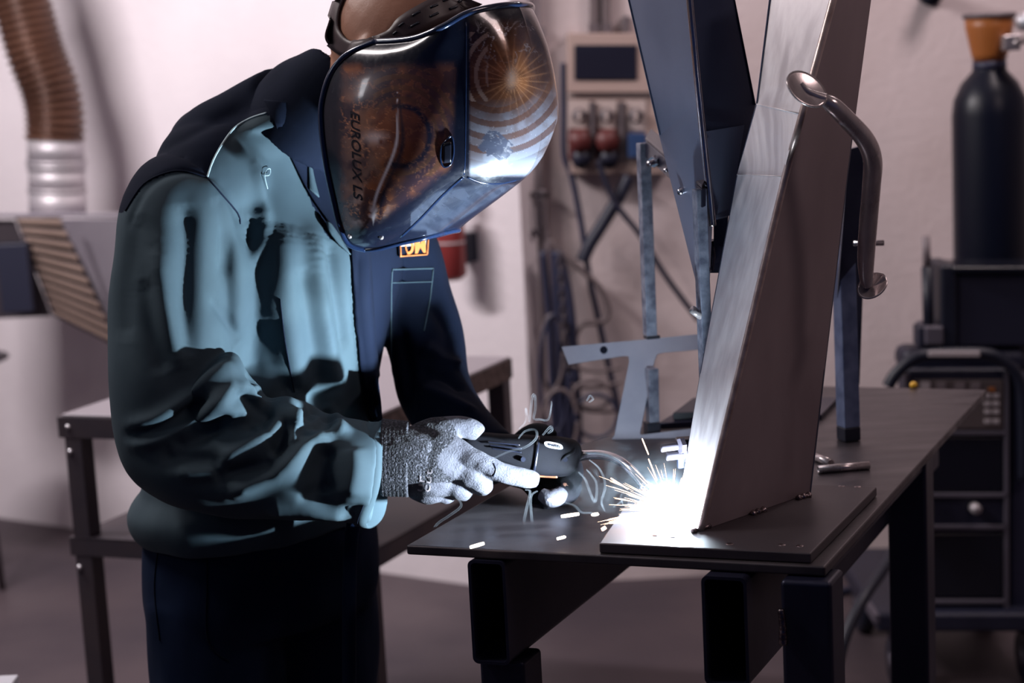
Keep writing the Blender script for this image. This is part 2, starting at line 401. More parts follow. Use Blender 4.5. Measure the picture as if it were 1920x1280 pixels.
# tacks along the column foot
def tack(px0, px1, r=.005):
    a_ = G(*px0, PZ); b_ = G(*px1, PZ); mb = MB(); n = 7
    curve_tube(mb, [a_.lerp(b_, k / n) + Z * .002 for k in range(n + 1)], [r * (.75 + .3 * math.sin(k * 2.4)) for k in range(n + 1)], 10, 3)
    mb.build('tack_weld', M['bead'], wd, True)
tack((1298, 999), (1333, 988), .0045); tack((1410, 966), (1436, 957)); tack((1495, 937), (1520, 930))
for x, y in ((1368, 1019), (1466, 1021), (1500, 1023), (1578, 911), (1608, 912), (1230, 1003), (1262, 1006)):
    c = G(x, y, PZ); MB().lathe(c, [(.0001, .0006), (.004, .0005), (.006, -.0005)], 12).build('spatter_drop', M['bead'], wd, True)
# branch arm
AD = DR + .17
al = [((1163, -60), AD + .10), ((1236, 254), AD + .09), ((1305, 529), AD + .10), ((1327, 615), AD + .10)]
ar = [((1288, -60), AD - .005), ((1312, 187), AD), ((1335, 405), AD), ((1336, 414), AD)]
ag = [((1366, -60), AD + .07), ((1417, 197), AD + .065), ((1368, 400), AD + .05), ((1366, 407), AD + .05)]
pa = [P(*p, d) for p, d in al]; pr_ = [P(*p, d) for p, d in ar]; pg = [P(*p, d) for p, d in ag]
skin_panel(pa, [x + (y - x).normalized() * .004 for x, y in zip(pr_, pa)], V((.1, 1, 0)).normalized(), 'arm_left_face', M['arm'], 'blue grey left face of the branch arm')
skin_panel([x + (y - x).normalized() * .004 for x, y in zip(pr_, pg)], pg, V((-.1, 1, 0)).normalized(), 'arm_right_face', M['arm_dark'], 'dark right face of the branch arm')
bk = [x + V((.05, .10, 0)) for x in pr_]
skin_panel(pa[:2], bk[:2], V((0, -1, 0)), 'back_panel', M['arm_dark']); skin_panel(bk[:2], pg[:2], V((0, -1, 0)), 'back_panel', M['arm_dark'])
mb = MB(); curve_tube(mb, [x + V((0, .0045, 0)) for x in pr_], .0048, 12); mb.build('weld_seam', M['edge'], wd, True, label='bright polished ridge of the arm')
mb = MB(); mb.hexa([P(1322, 246, AD + .003), P(1396, 234, AD + .052), P(1368, 404, AD + .049), P(1336, 412, AD + .001)], [P(1322, 246, AD + .001), P(1396, 234, AD + .050), P(1368, 404, AD + .046), P(1336, 412, AD - .001)])
mb.build('joint_plate', M['arm'], wd, bevel=.0008)
# spacer block below the arm
mb = MB(); q0 = [P(1330, 452, AD + .05), P(1362, 452, AD + .06), P(1350, 512, AD + .06), P(1328, 512, AD + .05)]
mb.prism(q0, V((0, .03, 0))).build('spacer_block', M['jig'], wd, bevel=.002)
mb = MB(); mb.hexa([P(1338, 405, AD + .03), P(1366, 405, AD + .05), P(1366, 405, AD + .09), P(1338, 405, AD + .09)], [P(1338, 462, AD + .04), P(1360, 462, AD + .055), P(1360, 462, AD + .09), P(1338, 462, AD + .09)])
mb.build('arm_stub', M['arm_dark'], wd)
mb = MB(); curve_tube(mb, [P(1334, 452, AD + .046), P(1336, 480, AD + .046), P(1333, 508, AD + .046)], [.003, .004, .003], 8); mb.build('weld_bead', M['bead'], wd, True)
# dark flat bar of the frame behind the column, with bolt
PBD = G(1590, 830, TZ).y
mb = MB(); qa = [P(1592, 280, PBD - .06), P(1628, 270, PBD - .06), P(1612, 722, PBD + .14), P(1570, 560, PBD + .02)]
mb.prism(qa, V((.0, .012, 0))).build('rear_bar', M['arm_dark'], wd, bevel=.001)
mb = MB(); mb.tube([P(1600, 456, PBD - .03), P(1657, 455, PBD - .03)], .0045, 12); mb.build('bolt', M['bolt'], wd, True)

# upright post standing on the table
po = thing('steel_post', 'square blue grey steel post standing on the table behind the column', 'post', G(1594, 826, TZ))
o_ = G(1572, 828, TZ); wq = 42 * mpp(o_.y) / 2
ctop = P(1585, 520, o_.y + .02); cbot = G(1594, 828, TZ) + V((0, .012, 0))
axx = V((1, .35, 0)).normalized() * wq * .80; ayy = V((-.35, 1, 0)).normalized() * wq * .80
def bar4(c0, c1, ax_, ay_, name, mt, par, bev=.0015):
    b_ = [c0 + ax_ * i + ay_ * j for i, j in ((-1, -1), (1, -1), (1, 1), (-1, 1))]
    return MB().hexa(b_, [q_ + (c1 - c0) for q_ in b_]).build(name, mt, par, bevel=bev)
bar4(cbot + Z * .022, P(1580, 420, o_.y + .02), axx, ayy, 'tube', M['post'], po)
bar4(cbot + Z * .0005, cbot + Z * .022, axx * 1.02, ayy * 1.02, 'foot', M['black'], po)

# bent handle with flattened ends
HD = DR - .014
hd = thing('bent_handle', 'bent tubular steel handle with flattened ends beside the top of the column', 'handle', P(1630, 540, HD + .1))
mb = MB(); pts = [(1540, 184, HD, .006), (1560, 197, HD, .0105), (1592, 228, HD + .01, .0115), (1622, 262, HD + .02, .012), (1636, 300, HD + .03, .012), (1634, 350, HD + .045, .0115), (1628, 420, HD + .065, .0115), (1624, 480, HD + .08, .011), (1624, 520, HD + .09, .009), (1627, 538, HD + .092, .006)]
pxtube(mb, pts, 20, 8); mb.build('tube', M['chrome'], hd, True)
def ladle(cpx, cpy, D, ang, la, lb, name):
    c = P(cpx, cpy, D); ux = (_r * math.cos(ang) - _u * math.sin(ang)); uy = (_r * math.sin(ang) + _u * math.cos(ang)); nn = -_f
    tilt = Matrix.Rotation(math.radians(-35), 3, ux); uy = tilt @ uy; nn = tilt @ nn
    mb = MB(); vs = []; fs = []; nr, ns = 8, 36
    for lay in (0, 1):
        for i in range(nr + 1):
            r = i / nr
            for j in range(ns):
                q_ = 2 * math.pi * j / ns; dep = -.0035 * (1 - r ** 2) + (.0035 if abs(math.sin(q_)) < .3 and math.cos(q_) > 0 else 0) * r * .5
                vs.append(c + ux * (la * r * math.cos(q_)) + uy * (lb * r * math.sin(q_)) + nn * (dep - (.0022 if lay else 0)))
    for lay in (0, 1):
        o = lay * (nr + 1) * ns
        for i in range(nr):
            for j in range(ns): fs.append((o + i * ns + j, o + i * ns + (j + 1) % ns, o + (i + 1) * ns + (j + 1) % ns, o + (i + 1) * ns + j))
    e = nr * ns; o = (nr + 1) * ns
    for j in range(ns): fs.append((e + j, e + (j + 1) % ns, o + e + (j + 1) % ns, o + e + j))
    mb.add(vs, fs).build(name, M['chrome'], hd, True)
ladle(1513, 166, HD - .010, math.radians(38), .028, .024, 'flattened_end')
ladle(1635, 535, HD + .092, math.radians(-38), .021, .017, 'flattened_end')
mb = MB(); curve_tube(mb, [P(1503, 156, HD - .004), P(1516, 172, HD - .007), P(1545, 186, HD - .004)], [.0022, .004, .008], 12); mb.build('flattened_rib', M['chrome'], hd, True)

# ------------------------------------------------------------------ jig of bars behind the column
JD = G(1222, 815, TZ).y
jg = thing('welding_jig', 'bare steel jig of two upright bars and a cut plate behind the column', 'jig', G(1222, 815, TZ))
def bar_px(x0, y0, D0, x1, y1, D1, wpx, name, mt, dep=.012, par=None):
    a_ = P(x0, y0, D0); b_ = P(x1, y1, D1); hw = wpx * mpp(D0) / 2
    ax_ = V((1, .25, 0)).normalized() * hw; ay_ = V((-.25, 1, 0)).normalized() * dep
    return bar4(b_, a_, ax_, ay_, name, mt, par or jg, .001)
bar_px(1206, 268, JD - .06, 1219, 628, JD - .06, 21, 'upright_bar', M['jig'], .010)
bar_px(1222, 690, JD - .01, 1224, 790, JD - .01, 20, 'upright_bar', M['jig'], .010)
bar_px(1222, 790, JD, 1223, 817, JD, 26, 'foot_block', M['black'], .012)
bar_px(1222, 628, JD - .04, 1222, 634, JD - .04, 26, 'spacer', M['black'], .010)
bar_px(1311, 354, DR + .175, 1333, 946, DR + .175, 20, 'upright_bar', M['jig'], .010)
mb = MB(); tl = P(1210, 264, JD - .072); tr = P(1316, 355, DR + .160); dn = (P(1210, 296, JD - .072) - tl)
mb.hexa([tl, tr, tr + dn * .95, tl + dn * .95], [q + V((.006, .005, .002)) for q in (tl, tr, tr + dn * .95, tl + dn * .95)]); mb.build('crossbar', M['frame_dark'], jg, bevel=.001)
mb = MB(); nf = V((.012, .03, .012)); mb.prism([tl + Z * .001, tr + Z * .001, tr + nf + Z * .001, tl + nf + Z * .001], Z * .004); mb.build('crossbar_flange', M['bench'], jg, bevel=.001)
mb = MB(); s0 = P(1238, 256, JD + .0); s1 = P(1330, 345, DR + .178)
mb.prism([s0, s1, P(1332, 380, DR + .178), P(1262, 300, JD)], V((.002, .008, 0))); mb.build('rear_crossbar', M['arm_dark'], jg, bevel=.001)
def on_bar(px_):
    lo_, hi_ = 0.0, 1.0
    for _ in range(30):
        mid = (lo_ + hi_) / 2
        if pix(tl.lerp(tr, mid))[0] < px_: lo_ = mid
        else: hi_ = mid
    return tl.lerp(tr, lo_) + dn * .55
bd_ = (P(1260, 300, 2.5) - P(1287, 290, 2.53)).normalized()
for x in (1232, 1291):
    c = on_bar(x); bt = MB().tube([c + bd_ * .024, c - bd_ * .010], .0042, 12).build('bolt', M['bolt'], jg, True)
    MB().tube([c + bd_ * .011, c + bd_ * .002], .0085, 6).build('nut', M['bolt'], bt)
for x in (1251, 1268):
    c = on_bar(x); MB().tube([c + bd_ * .006, c - bd_ * .004], .0032, 10).build('stud', M['bolt'], jg, True)
# the cut plate
def cutplate():
    out = [(1053, 650), (1190, 638), (1312, 626), (1312, 655), (1243, 661), (1232, 664), (1227, 676), (1200, 810), (1201, 815), (1210, 814), (1300, 803), (1300, 838), (1200, 850), (1085, 862), (1080, 832), (1146, 824), (1152, 816), (1180, 676), (1178, 668), (1170, 667), (1066, 683)]
    p0 = P(1180, 820, JD - .02); nn = V((-.18, -1, .22)).normalized()
    return [PL(x, y, p0, nn) for x, y in out], nn
cp, cn = cutplate()
bm = bmesh.new(); vs = [bm.verts.new(q) for q in cp]; f_ = bm.faces.new(vs); r_ = bmesh.ops.extrude_face_region(bm, geom=[f_])
for v_ in [g for g in r_['geom'] if isinstance(g, bmesh.types.BMVert)]: v_.co -= cn * .009
bmesh.ops.recalc_face_normals(bm, faces=bm.faces); bmesh.ops.triangulate(bm, faces=[f for f in bm.faces if len(f.verts) > 4])
me = bpy.data.meshes.new('cut_plate'); bm.to_mesh(me); bm.free(); link(me, 'cut_plate', M['jigplate'], jg)
hc = PL(1132, 656, cp[0] + cn * .0006, cn); MB().tube([hc, hc - cn * .0004], .0062, 16).build('drilled_hole', M['blackgloss'], jg)
mb = MB(); mb.tube([P(1298, 580, DR + .16), P(1314, 592, DR + .17)], .0055, 14); mb.build('roll_pin', M['chrome'], jg, True)
# clamp screws left of the column foot
cs = thing('clamp_screws', 'two small dark clamp screws beside the bright lower edge of the column', 'clamp', P(1275, 860, DR + .13))
for x, y in ((1262, 838), (1272, 854)):
    MB().tube([P(x - 22, y + 2, DR + .12), P(x + 26, y - 4, DR + .13)], .0055, 10).build('screw_shank', M['machineframe'], cs, True)
    MB().tube([P(x + 12, y - 2, DR + .118), P(x + 20, y - 3, DR + .12)], .011, 6).build('clamp_nut', M['machineframe'], cs)
MB().box(P(1284, 848, DR + .14), V((.012, 0, 0)), V((0, .012, 0)), Z * .02).build('clamp_block', M['black'], cs, bevel=.003)

# loose plates and tubes on the table
lp = G(1236, 797, TZ + .006); rp = G(1540, 781, TZ + .006)
o = MB().prism([lp, rp, G(1572, 748, TZ + .006), G(1306, 749, TZ + .006)], Z * .009).build('flat_plate', M['frame_dark'], None, bevel=.001)
for v_ in o.data.vertices: v_.co.z -= .0055
tag(o, 'flat dark steel plate lying on the table behind the column', 'plate')
q = [G(1262, 785, TZ + .012), G(1420, 778, TZ + .012), G(1440, 756, TZ + .012), G(1300, 756, TZ + .012)]
tag(MB().prism([v_ - Z * .002 for v_ in q], Z * .012).build('packing_block', M['black'], None, bevel=.001), 'small black block on top of the flat dark plate', 'block')
def pipe_piece(x0, y0, x1, y1, r, label):
    a_ = G(x0, y0, TZ + r); b_ = G(x1, y1, TZ + r); mb = MB(); d_ = (b_ - a_).normalized(); n = 20
    u_ = d_.orthogonal().normalized(); v_ = d_.cross(u_); vs = []; fs = []
    for c_, rr in ((a_, r * .72), (a_, r), (b_, r), (b_, r * .72)):
        for j in range(n): q_ = 2 * math.pi * j / n; vs.append(c_ + (u_ * math.cos(q_) + v_ * math.sin(q_)) * rr)
    for k_ in range(4):
        for j in range(n): fs.append((k_ * n + j, k_ * n + (j + 1) % n, ((k_ + 1) % 4) * n + (j + 1) % n, ((k_ + 1) % 4) * n + j))
    o = mb.add(vs, fs).build('tube_offcut', M['chrome'], None, True); tag(o, label, 'tube', 'short tube offcuts on the table')
pipe_piece(1534, 880, 1630, 872, .0058, 'short shiny tube offcut on the table, front one of the pair')
pipe_piece(1520, 853, 1558, 868, .0058, 'short tube offcut partly hidden by the column foot, behind the shiny one')

# ------------------------------------------------------------------ welder: body
Nh = V((-.5, -.866, 0)).normalized(); Nb = V((-.72, -.69, 0)).normalized(); Lb = V((.69, -.72, 0)).normalized()
HP0 = P(985, 120, 2.44)
def HPd(px, py, d=0): return PL(px, py, HP0 + Nh * d, Nh)
person = thing('person', 'person in dark blue work jacket, gloves and welding helmet bending over the table', 'person', V((-.36, 2.72, 0)))

def loft(mb, secs, n=40, res=6, e=2.3):
    q = cr([tuple(c) + tuple(a_) + tuple(b_) for c, a_, b_ in secs], res); vs = []; fs = []
    for s_ in q:
        c = V(s_[0:3]); a_ = V(s_[3:6]); b_ = V(s_[6:9])
        for j in range(n):
            t_ = 2 * math.pi * j / n; cx = math.copysign(abs(math.cos(t_)) ** (2 / e), math.cos(t_)); sy = math.copysign(abs(math.sin(t_)) ** (2 / e), math.sin(t_))
            vs.append(c + a_ * cx + b_ * sy)
    k_ = len(q)
    for i in range(k_ - 1):
        for j in range(n): fs.append((i * n + j, i * n + (j + 1) % n, (i + 1) * n + (j + 1) % n, (i + 1) * n + j))
    fs += [tuple(range(n))[::-1], tuple(range((k_ - 1) * n, k_ * n))]
    return mb.add(vs, fs)

def torso_secs(g=0, low=True):
    """centre px, depth, lateral half width, fore-aft half depth, forward lean"""
    T = [(490, 985, 2.70, .186, .135, 0), (490, 930, 2.70, .190, .138, 0), (488, 850, 2.70, .180, .130, .05), (500, 740, 2.69, .176, .126, .12),
         (515, 620, 2.68, .182, .126, .2), (528, 500, 2.67, .190, .126, .3), (522, 400, 2.67, .192, .118, .45), (510, 310, 2.67, .180, .100, .65), (520, 240, 2.66, .135, .078, .85), (560, 185, 2.65, .075, .060, 1.0)]
    if not low: T = T[1:]
    out = []
    for x, y, D, a_, b_, ln in T:
        fw = (Lb * math.cos(ln * .9) - Z * math.sin(ln * .9)); out.append((P(x, y, D), Nb * (a_ - g), fw * (b_ - g)))
    return out

def near_arm(k=0): return [(372, 352, 2.56, .066 - k), (335, 400, 2.54, .079 - k), (322, 500, 2.53, .079 - k), (318, 620, 2.52, .081 - k), (312, 730, 2.51, .080 - k), (322, 815, 2.505, .076 - k), (370, 850, 2.50, .080 - k), (470, 865, 2.495, .078 - k), (580, 874, 2.49, .074 - k), (680, 885, 2.485, .0705 - k), (706, 888, 2.485, .0665 - k)]
def far_arm(k=0): return [(690, 420, 2.80, .062 - k), (735, 470, 2.81, .070 - k), (770, 560, 2.80, .064 - k), (795, 640, 2.79, .060 - k), (812, 725, 2.76, .056 - k), (850, 790, 2.70, .052 - k), (900, 840, 2.65, .047 - k), (935, 862, 2.62, .044 - k)]

def near_hand(mb, s=1.0):
    def tb(pts, n=14): pxtube(mb, [(x, y, D, r * s) for x, y, D, r in pts], n, 8)
    tb([(670, 858, 2.475, .038), (700, 857, 2.475, .040), (745, 855, 2.475, .042), (775, 858, 2.475, .042), (800, 862, 2.475, .040)])
    # palm: four metacarpal columns
    tb([(765, 832, 2.485, .022), (815, 838, 2.475, .027), (862, 850, 2.468, .019), (880, 856, 2.466, .015)])
    tb([(765, 856, 2.475, .026), (815, 868, 2.465, .030), (850, 878, 2.462, .020), (868, 884, 2.465, .016)])
    tb([(765, 880, 2.475, .024), (805, 895, 2.468, .028), (838, 905, 2.468, .020), (852, 908, 2.47, .015)])
    tb([(768, 900, 2.48, .020), (800, 915, 2.475, .022), (830, 918, 2.48, .017)])
    # index pointing along the torch
    tb([(858, 850, 2.468, .017), (885, 862, 2.462, .0165), (915, 875, 2.458, .0150), (945, 887, 2.458, .0140), (975, 894, 2.462, .0135), (998, 899, 2.466, .0125), (1008, 902, 2.468, .009)])
    # middle finger bent at the knuckle, curling under the torch
    tb([(852, 882, 2.464, .017), (880, 893, 2.458, .0160), (900, 903, 2.460, .0150), (906, 910, 2.475, .0135), (900, 912, 2.50, .0125), (885, 906, 2.515, .011)])
    # ring and little fingers curled behind
    tb([(840, 905, 2.468, .016), (858, 915, 2.465, .0150), (868, 920, 2.478, .0140), (862, 918, 2.50, .0125), (852, 912, 2.51, .010)])
    tb([(815, 916, 2.478, .014), (832, 926, 2.478, .0130), (838, 928, 2.492, .0120), (832, 924, 2.508, .010)])
    # thumb leaving the side near the wrist and closing over the top
    tb([(775, 828, 2.485, .020), (805, 812, 2.488, .0205), (838, 803, 2.490, .0170), (868, 801, 2.492, .0155), (890, 807, 2.492, .0140), (900, 815, 2.492, .0105)])
def far_hand(mb, s=1.0):
    def tb(pts, n=14): pxtube(mb, [(x, y, D, r * s) for x, y, D, r in pts], n, 8)
    tb([(900, 842, 2.65, .030), (940, 858, 2.615, .031), (965, 868, 2.59, .031)])
    tb([(950, 850, 2.60, .024), (985, 848, 2.572, .026), (1012, 846, 2.56, .020)])
    tb([(950, 872, 2.60, .026), (985, 880, 2.572, .028), (1015, 886, 2.56, .020)])
    # four fingers from the far side curling under the torch towards the viewer
    tb([(1005, 850, 2.562, .016), (1040, 852, 2.556, .0150), (1072, 872, 2.54, .0142), (1074, 896, 2.515, .0138), (1062, 908, 2.50, .0125)])
    tb([(1008, 872, 2.562, .016), (1046, 884, 2.556, .0148), (1072, 906, 2.54, .0140), (1066, 926, 2.515, .0136), (1046, 930, 2.498, .0130), (1034, 926, 2.492, .010)])
    tb([(1000, 888, 2.565, .016), (1030, 912, 2.556, .0145), (1046, 935, 2.54, .0135), (1036, 945, 2.518, .0130), (1022, 940, 2.505, .0115)])
    tb([(985, 895, 2.57, .015), (1006, 922, 2.56, .0130), (1016, 942, 2.545, .0120), (1008, 946, 2.53, .0110)])
    # thumb over the top of the torch
    tb([(965, 848, 2.59, .018), (985, 824, 2.570, .0165), (1005, 812, 2.548, .0150), (1026, 816, 2.530, .0135), (1036, 822, 2.524, .0105)])

# head frame
Hc = HPd(752, 92, 0); Lh0 = V((.866, -.5, 0)); pt_ = math.radians(34)
Hf = (Lh0 * math.cos(pt_) - Z * math.sin(pt_)).normalized(); Hs = Nh.copy(); Hu = Hs.cross(Hf).normalized()
if Hu.z < 0: Hu = -Hu
HM = Matrix((Hf, Hs, Hu)).transposed()
def hd_(f, s, u): return Hc + Hf * f + Hs * s + Hu * u
mb = MB()
loft(mb, torso_secs(.038), 32)
loft(mb, [(P(478, 1000, 2.70), Nb * .155, Lb * .105), (P(482, 1080, 2.71), Nb * .16, Lb * .115), (P(484, 1130, 2.71), Nb * .15, Lb * .10)], 28)
for k_ in (0,):
    pxtube(mb, near_arm(.042)[:-3] + [(600, 866, 2.485, .030), (680, 858, 2.48, .027), (735, 856, 2.475, .025)], 20); pxtube(mb, far_arm(.026) + [(945, 862, 2.615, .024)], 20)
near_hand(mb, .8); far_hand(mb, .8)
neck0 = P(585, 240, 2.64)
curve_tube(mb, [neck0, P(632, 190, 2.60), hd_(-.035, 0, -.05), hd_(-.01, 0, -.03)], [.062, .048, .048, .052], 24)
mb.ball(hd_(-.012, 0, .012), 1, 16, HM @ Matrix.Diagonal(V((.100, .079, .098))))
mb.ball(hd_(.035, 0, -.055), 1, 14, HM @ Matrix.Diagonal(V((.060, .056, .062))))
curve_tube(mb, [hd_(.085, 0, .01), hd_(.100, 0, -.012), hd_(.112, 0, -.036), hd_(.098, 0, -.046)], [.008, .010, .013, .012], 12)
for s_ in (-1, 1):
    mb.ball(hd_(.062, s_ * .045, -.028), 1, 10, HM @ Matrix.Diagonal(V((.024, .022, .020))))
    mb.ball(hd_(-.006, s_ * .080, -.012), 1, 10, HM @ Matrix.Diagonal(V((.016, .008, .030))))
    curve_tube(mb, [hd_(.074, s_ * .012, .018), hd_(.080, s_ * .030, .022), hd_(.068, s_ * .052, .016)], [.006, .008, .006], 10)
curve_tube(mb, [hd_(.080, -.024, -.072), hd_(.093, 0, -.070), hd_(.080, .024, -.072)], [.005, .008, .005], 10)
# legs down to ankles
hipz = P(484, 1110, 2.71)
for s_ in (-1, 1):
    h_ = hipz + Nb * (.085 * s_); k2 = V((h_.x, h_.y - .01, .48)); an = V((h_.x, h_.y + .02, .09))
    curve_tube(mb, [h_, h_.lerp(k2, .5), k2, k2.lerp(an, .4), an], [.095, .082, .060, .055, .040], 20)
    curve_tube(mb, [an, an - Z * .04 + Lb * .05, V((an.x, an.y, .04)) + Lb * .13], [.04, .036, .022], 14)
me = remesh(mb, .0042, 4); link(me, 'body', M['skin'], person, True); body_bvh = bvh_of(me)
for s_ in (-1, 1):
    MB().ball(hd_(.078, s_ * .032, -.002), .0125, 10).build('eye', M['badge'], person, True)

# ------------------------------------------------------------------ jacket
mb = MB(); loft(mb, torso_secs(0), 48); pxtube(mb, near_arm(0), 32, 6); pxtube(mb, far_arm(0), 32, 6)
mb.ball(P(400, 330, 2.60), 1, 14, Matrix.Diagonal(V((.085, .09, .080))))
mb.ball(P(450, 265, 2.66), 1, 14, Matrix.Diagonal(V((.10, .10, .060))))
loft(mb, [(P(535, 235, 2.66), Nb * .105, Lb * .085), (P(575, 190, 2.65), Nb * .088, Lb * .074), (P(608, 158, 2.63), Nb * .078, Lb * .066), (P(632, 132, 2.62), Nb * .072, Lb * .056)], 32)
# hem blouse
loft(mb, [(P(484, 900, 2.70), Nb * .186, Lb * .138), (P(482, 930, 2.70), Nb * .199, Lb * .146), (P(484, 962, 2.70), Nb * .194, Lb * .142), (P(486, 985, 2.70), Nb * .180, Lb * .132)], 48)
# baggy swells of cloth
for x, y, D, r in ((430, 740, 2.475, .052), (292, 785, 2.51, .062), (560, 810, 2.495, .044), (520, 800, 2.48, .045)):
    mb.ball(P(x, y, D), r, 12)
jm = remesh(mb, .0040, 14)
bv = bvh_of(jm)
FOLDS = [  # polyline px, amplitude m (+ridge / -valley), width m
 ([(385, 335), (420, 400), (448, 470), (455, 560), (440, 650), (415, 700)], .010, .018),
 ([(472, 400), (484, 480), (480, 580), (482, 680), (505, 745)], -.024, .024),
 ([(345, 380), (352, 470), (345, 580), (352, 690)], -.016, .016),
 ([(298, 460), (310, 560), (335, 640), (350, 690)], .012, .016),
 ([(270, 520), (285, 620), (310, 700)], -.008, .016),
 ([(400, 370), (420, 430), (415, 520)], -.006, .010),
 ([(395, 560), (430, 610), (450, 640)], -.006, .009),
 ([(478, 300), (492, 380), (496, 430), (478, 500)], .010, .010),
 ([(530, 420), (540, 520), (545, 640), (555, 730)], .012, .030),
 ([(585, 440), (600, 560), (620, 680), (640, 720)], .013, .016),
 ([(562, 500), (575, 570), (592, 680), (600, 730)], -.009, .016),
 ([(500, 600), (520, 680), (545, 740)], -.010, .016),
 ([(615, 450), (632, 560), (645, 660)], -.009, .011),
 ([(240, 800), (290, 785), (345, 750), (400, 705), (440, 690)], .010, .010),
 ([(240, 818), (300, 805), (350, 775), (395, 740)], -.011, .009),
 ([(245, 832), (300, 820), (360, 790), (420, 745), (480, 718)], .012, .011),
 ([(320, 836), (370, 820), (420, 790), (460, 790)], -.012, .013),
 ([(330, 828), (370, 800), (420, 770), (450, 800)], .006, .009),
 ([(430, 735), (470, 750), (490, 780), (480, 800)], -.020, .014),
 ([(480, 715), (490, 745), (485, 785), (500, 800)], .009, .009),
 ([(405, 868), (450, 845), (500, 820), (545, 790), (555, 765)], .016, .015),
 ([(505, 845), (520, 835), (535, 805), (545, 790)], -.018, .012),
 ([(548, 770), (548, 800), (550, 835)], .012, .008),
 ([(560, 780), (600, 760), (620, 780), (590, 815)], -.016, .016),
 ([(620, 760), (632, 785), (642, 815)], .010, .009),
 ([(425, 925), (480, 900), (540, 870), (590, 830), (625, 795)], .017, .014),
 ([(400, 895), (450, 885), (520, 870)], -.013, .012),
 ([(610, 830), (600, 870), (600, 910), (610, 930)], -.020, .018),
 ([(330, 885), (380, 885), (430, 890)], .008, .010),
 ([(300, 860), (360, 862), (420, 865)], -.010, .012),
 ([(500, 955), (580, 960), (650, 965)], .008, .014),
 ([(560, 925), (620, 950), (680, 960)], -.006, .012),
 ([(660, 840), (665, 880), (655, 930)], .008, .016),
 ([(240, 420), (280, 350), (340, 322), (388, 334)], -.004, .006),
 ([(260, 400), (240, 520), (235, 640)], -.006, .02),
 ([(300, 280), (380, 240), (460, 200)], -.004, .012),
 ([(805, 560), (840, 620), (830, 680)], -.010, .014),
 ([(790, 650), (830, 668), (860, 690)], .010, .010),
 ([(785, 700), (830, 705), (870, 730)], -.010, .010),
 ([(790, 730), (840, 748), (890, 775)], .009, .010),
 ([(668, 480), (672, 600), (685, 720), (700, 800)], -.010, .010),
 ([(682, 480), (688, 600), (700, 720), (712, 800)], .006, .009),
 ([(745, 610), (760, 680), (770, 760)], -.008, .014),
 ([(640, 720), (600, 745), (560, 735)], -.008, .012),
]
co = arr(jm); no = arr(jm, 'no'); disp = np.zeros(len(co))
for pts, am, wd_ in FOLDS:
    H_ = hits(bv, pts)
    if len(H_) < 3: continue
    H_ = np.array([list(h) for h in H_]); lo_ = H_.min(0) - 3 * wd_; hi_ = H_.max(0) + 3 * wd_
    idx = np.where(((co > lo_) & (co < hi_)).all(1))[0]
    d2 = ((co[idx, None, :] - H_[None]) ** 2).sum(2); j = d2.argmin(1); dm = d2[np.arange(len(idx)), j]
    tt = j / (len(H_) - 1); taper = np.clip(np.minimum(tt, 1 - tt) * 5 + .25, 0, 1)
    disp[idx] += am * taper * np.exp(-dm / wd_ ** 2)
# gentle large wrinkles
def wob(c, f, ph): return np.sin(c[:, 0] * f[0] + ph) * np.sin(c[:, 1] * f[1] + ph * 1.7) * np.sin(c[:, 2] * f[2] + ph * .6)
disp += .0032 * wob(co, (34, 26, 24), 1.3) + .0012 * wob(co, (70, 60, 44), 4.1)
setarr(jm, co + no * disp[:, None])
def inpoly(x, y, Q):
    c = False
    for (x0, y0), (x1, y1) in zip(Q, Q[1:] + Q[:1]):
        if (y0 > y) != (y1 > y) and x < (x1 - x0) * (y - y0) / (y1 - y0) + x0: c = not c
    return c
YOKE_SHADE = [(150, 60), (680, 60), (660, 480), (612, 440), (575, 360), (540, 280), (500, 212), (470, 222), (440, 240), (418, 268), (400, 300), (388, 333), (360, 324), (320, 322), (270, 345), (236, 395), (150, 420)]  # yoke area darkened where the arc light misses it
FRONT_SHADE = [(660, 440), (900, 440), (980, 860), (745, 790), (700, 790), (684, 700), (668, 600)]  # front panel and far sleeve darkened as if shaded from the arc
jacket = link(jm, 'jacket', M['cloth'], person, True, label='petrol blue work jacket with shade darkened into yoke, collar and front panel')
jm.materials.append(M['cloth_shade_trim'])
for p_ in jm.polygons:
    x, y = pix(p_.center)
    if (inpoly(x, y, YOKE_SHADE) and p_.center.y > 2.40) or (inpoly(x, y, FRONT_SHADE) and p_.center.y > 2.52): p_.material_index = 1  # shade put into the cloth colour; one fabric throughout
sm = jacket.modifiers.new('soft', 'SMOOTH'); sm.factor = .4; sm.iterations = 2
bv = bvh_of(jm)
def seam(pts, name, mt, r=.0011, off=.0006):
    H_ = hits(bv, pts, off=off)
    if len(H_) > 3: MB().tube([H_[i] for i in range(0, len(H_), 2)], r, 8).build(name, mt, jacket, True)
seam([(388, 333), (400, 300), (418, 268), (440, 240), (470, 222), (500, 212)], 'yoke_piping', M['thread'], .0013)
seam([(236, 395), (270, 345), (320, 322), (360, 324), (388, 333)], 'sleeve_seam', M['cloth_shade_trim'], .0014)
seam([(388, 333), (420, 370), (445, 400), (450, 420)], 'sleeve_seam', M['cloth_shade_trim'], .0012)
seam([(735, 505), (812, 503)], 'pocket_seam', M['cloth'], .0012)
seam([(735, 505), (733, 560), (735, 680), (742, 715)], 'pocket_seam', M['cloth'], .0011)
seam([(812, 503), (806, 560), (795, 620)], 'pocket_seam', M['cloth'], .0011)
seam([(735, 530), (810, 528)], 'pocket_seam', M['cloth'], .0009)
seam([(525, 560), (535, 640), (552, 735)], 'front_seam', M['cloth_shade_trim'], .0008)
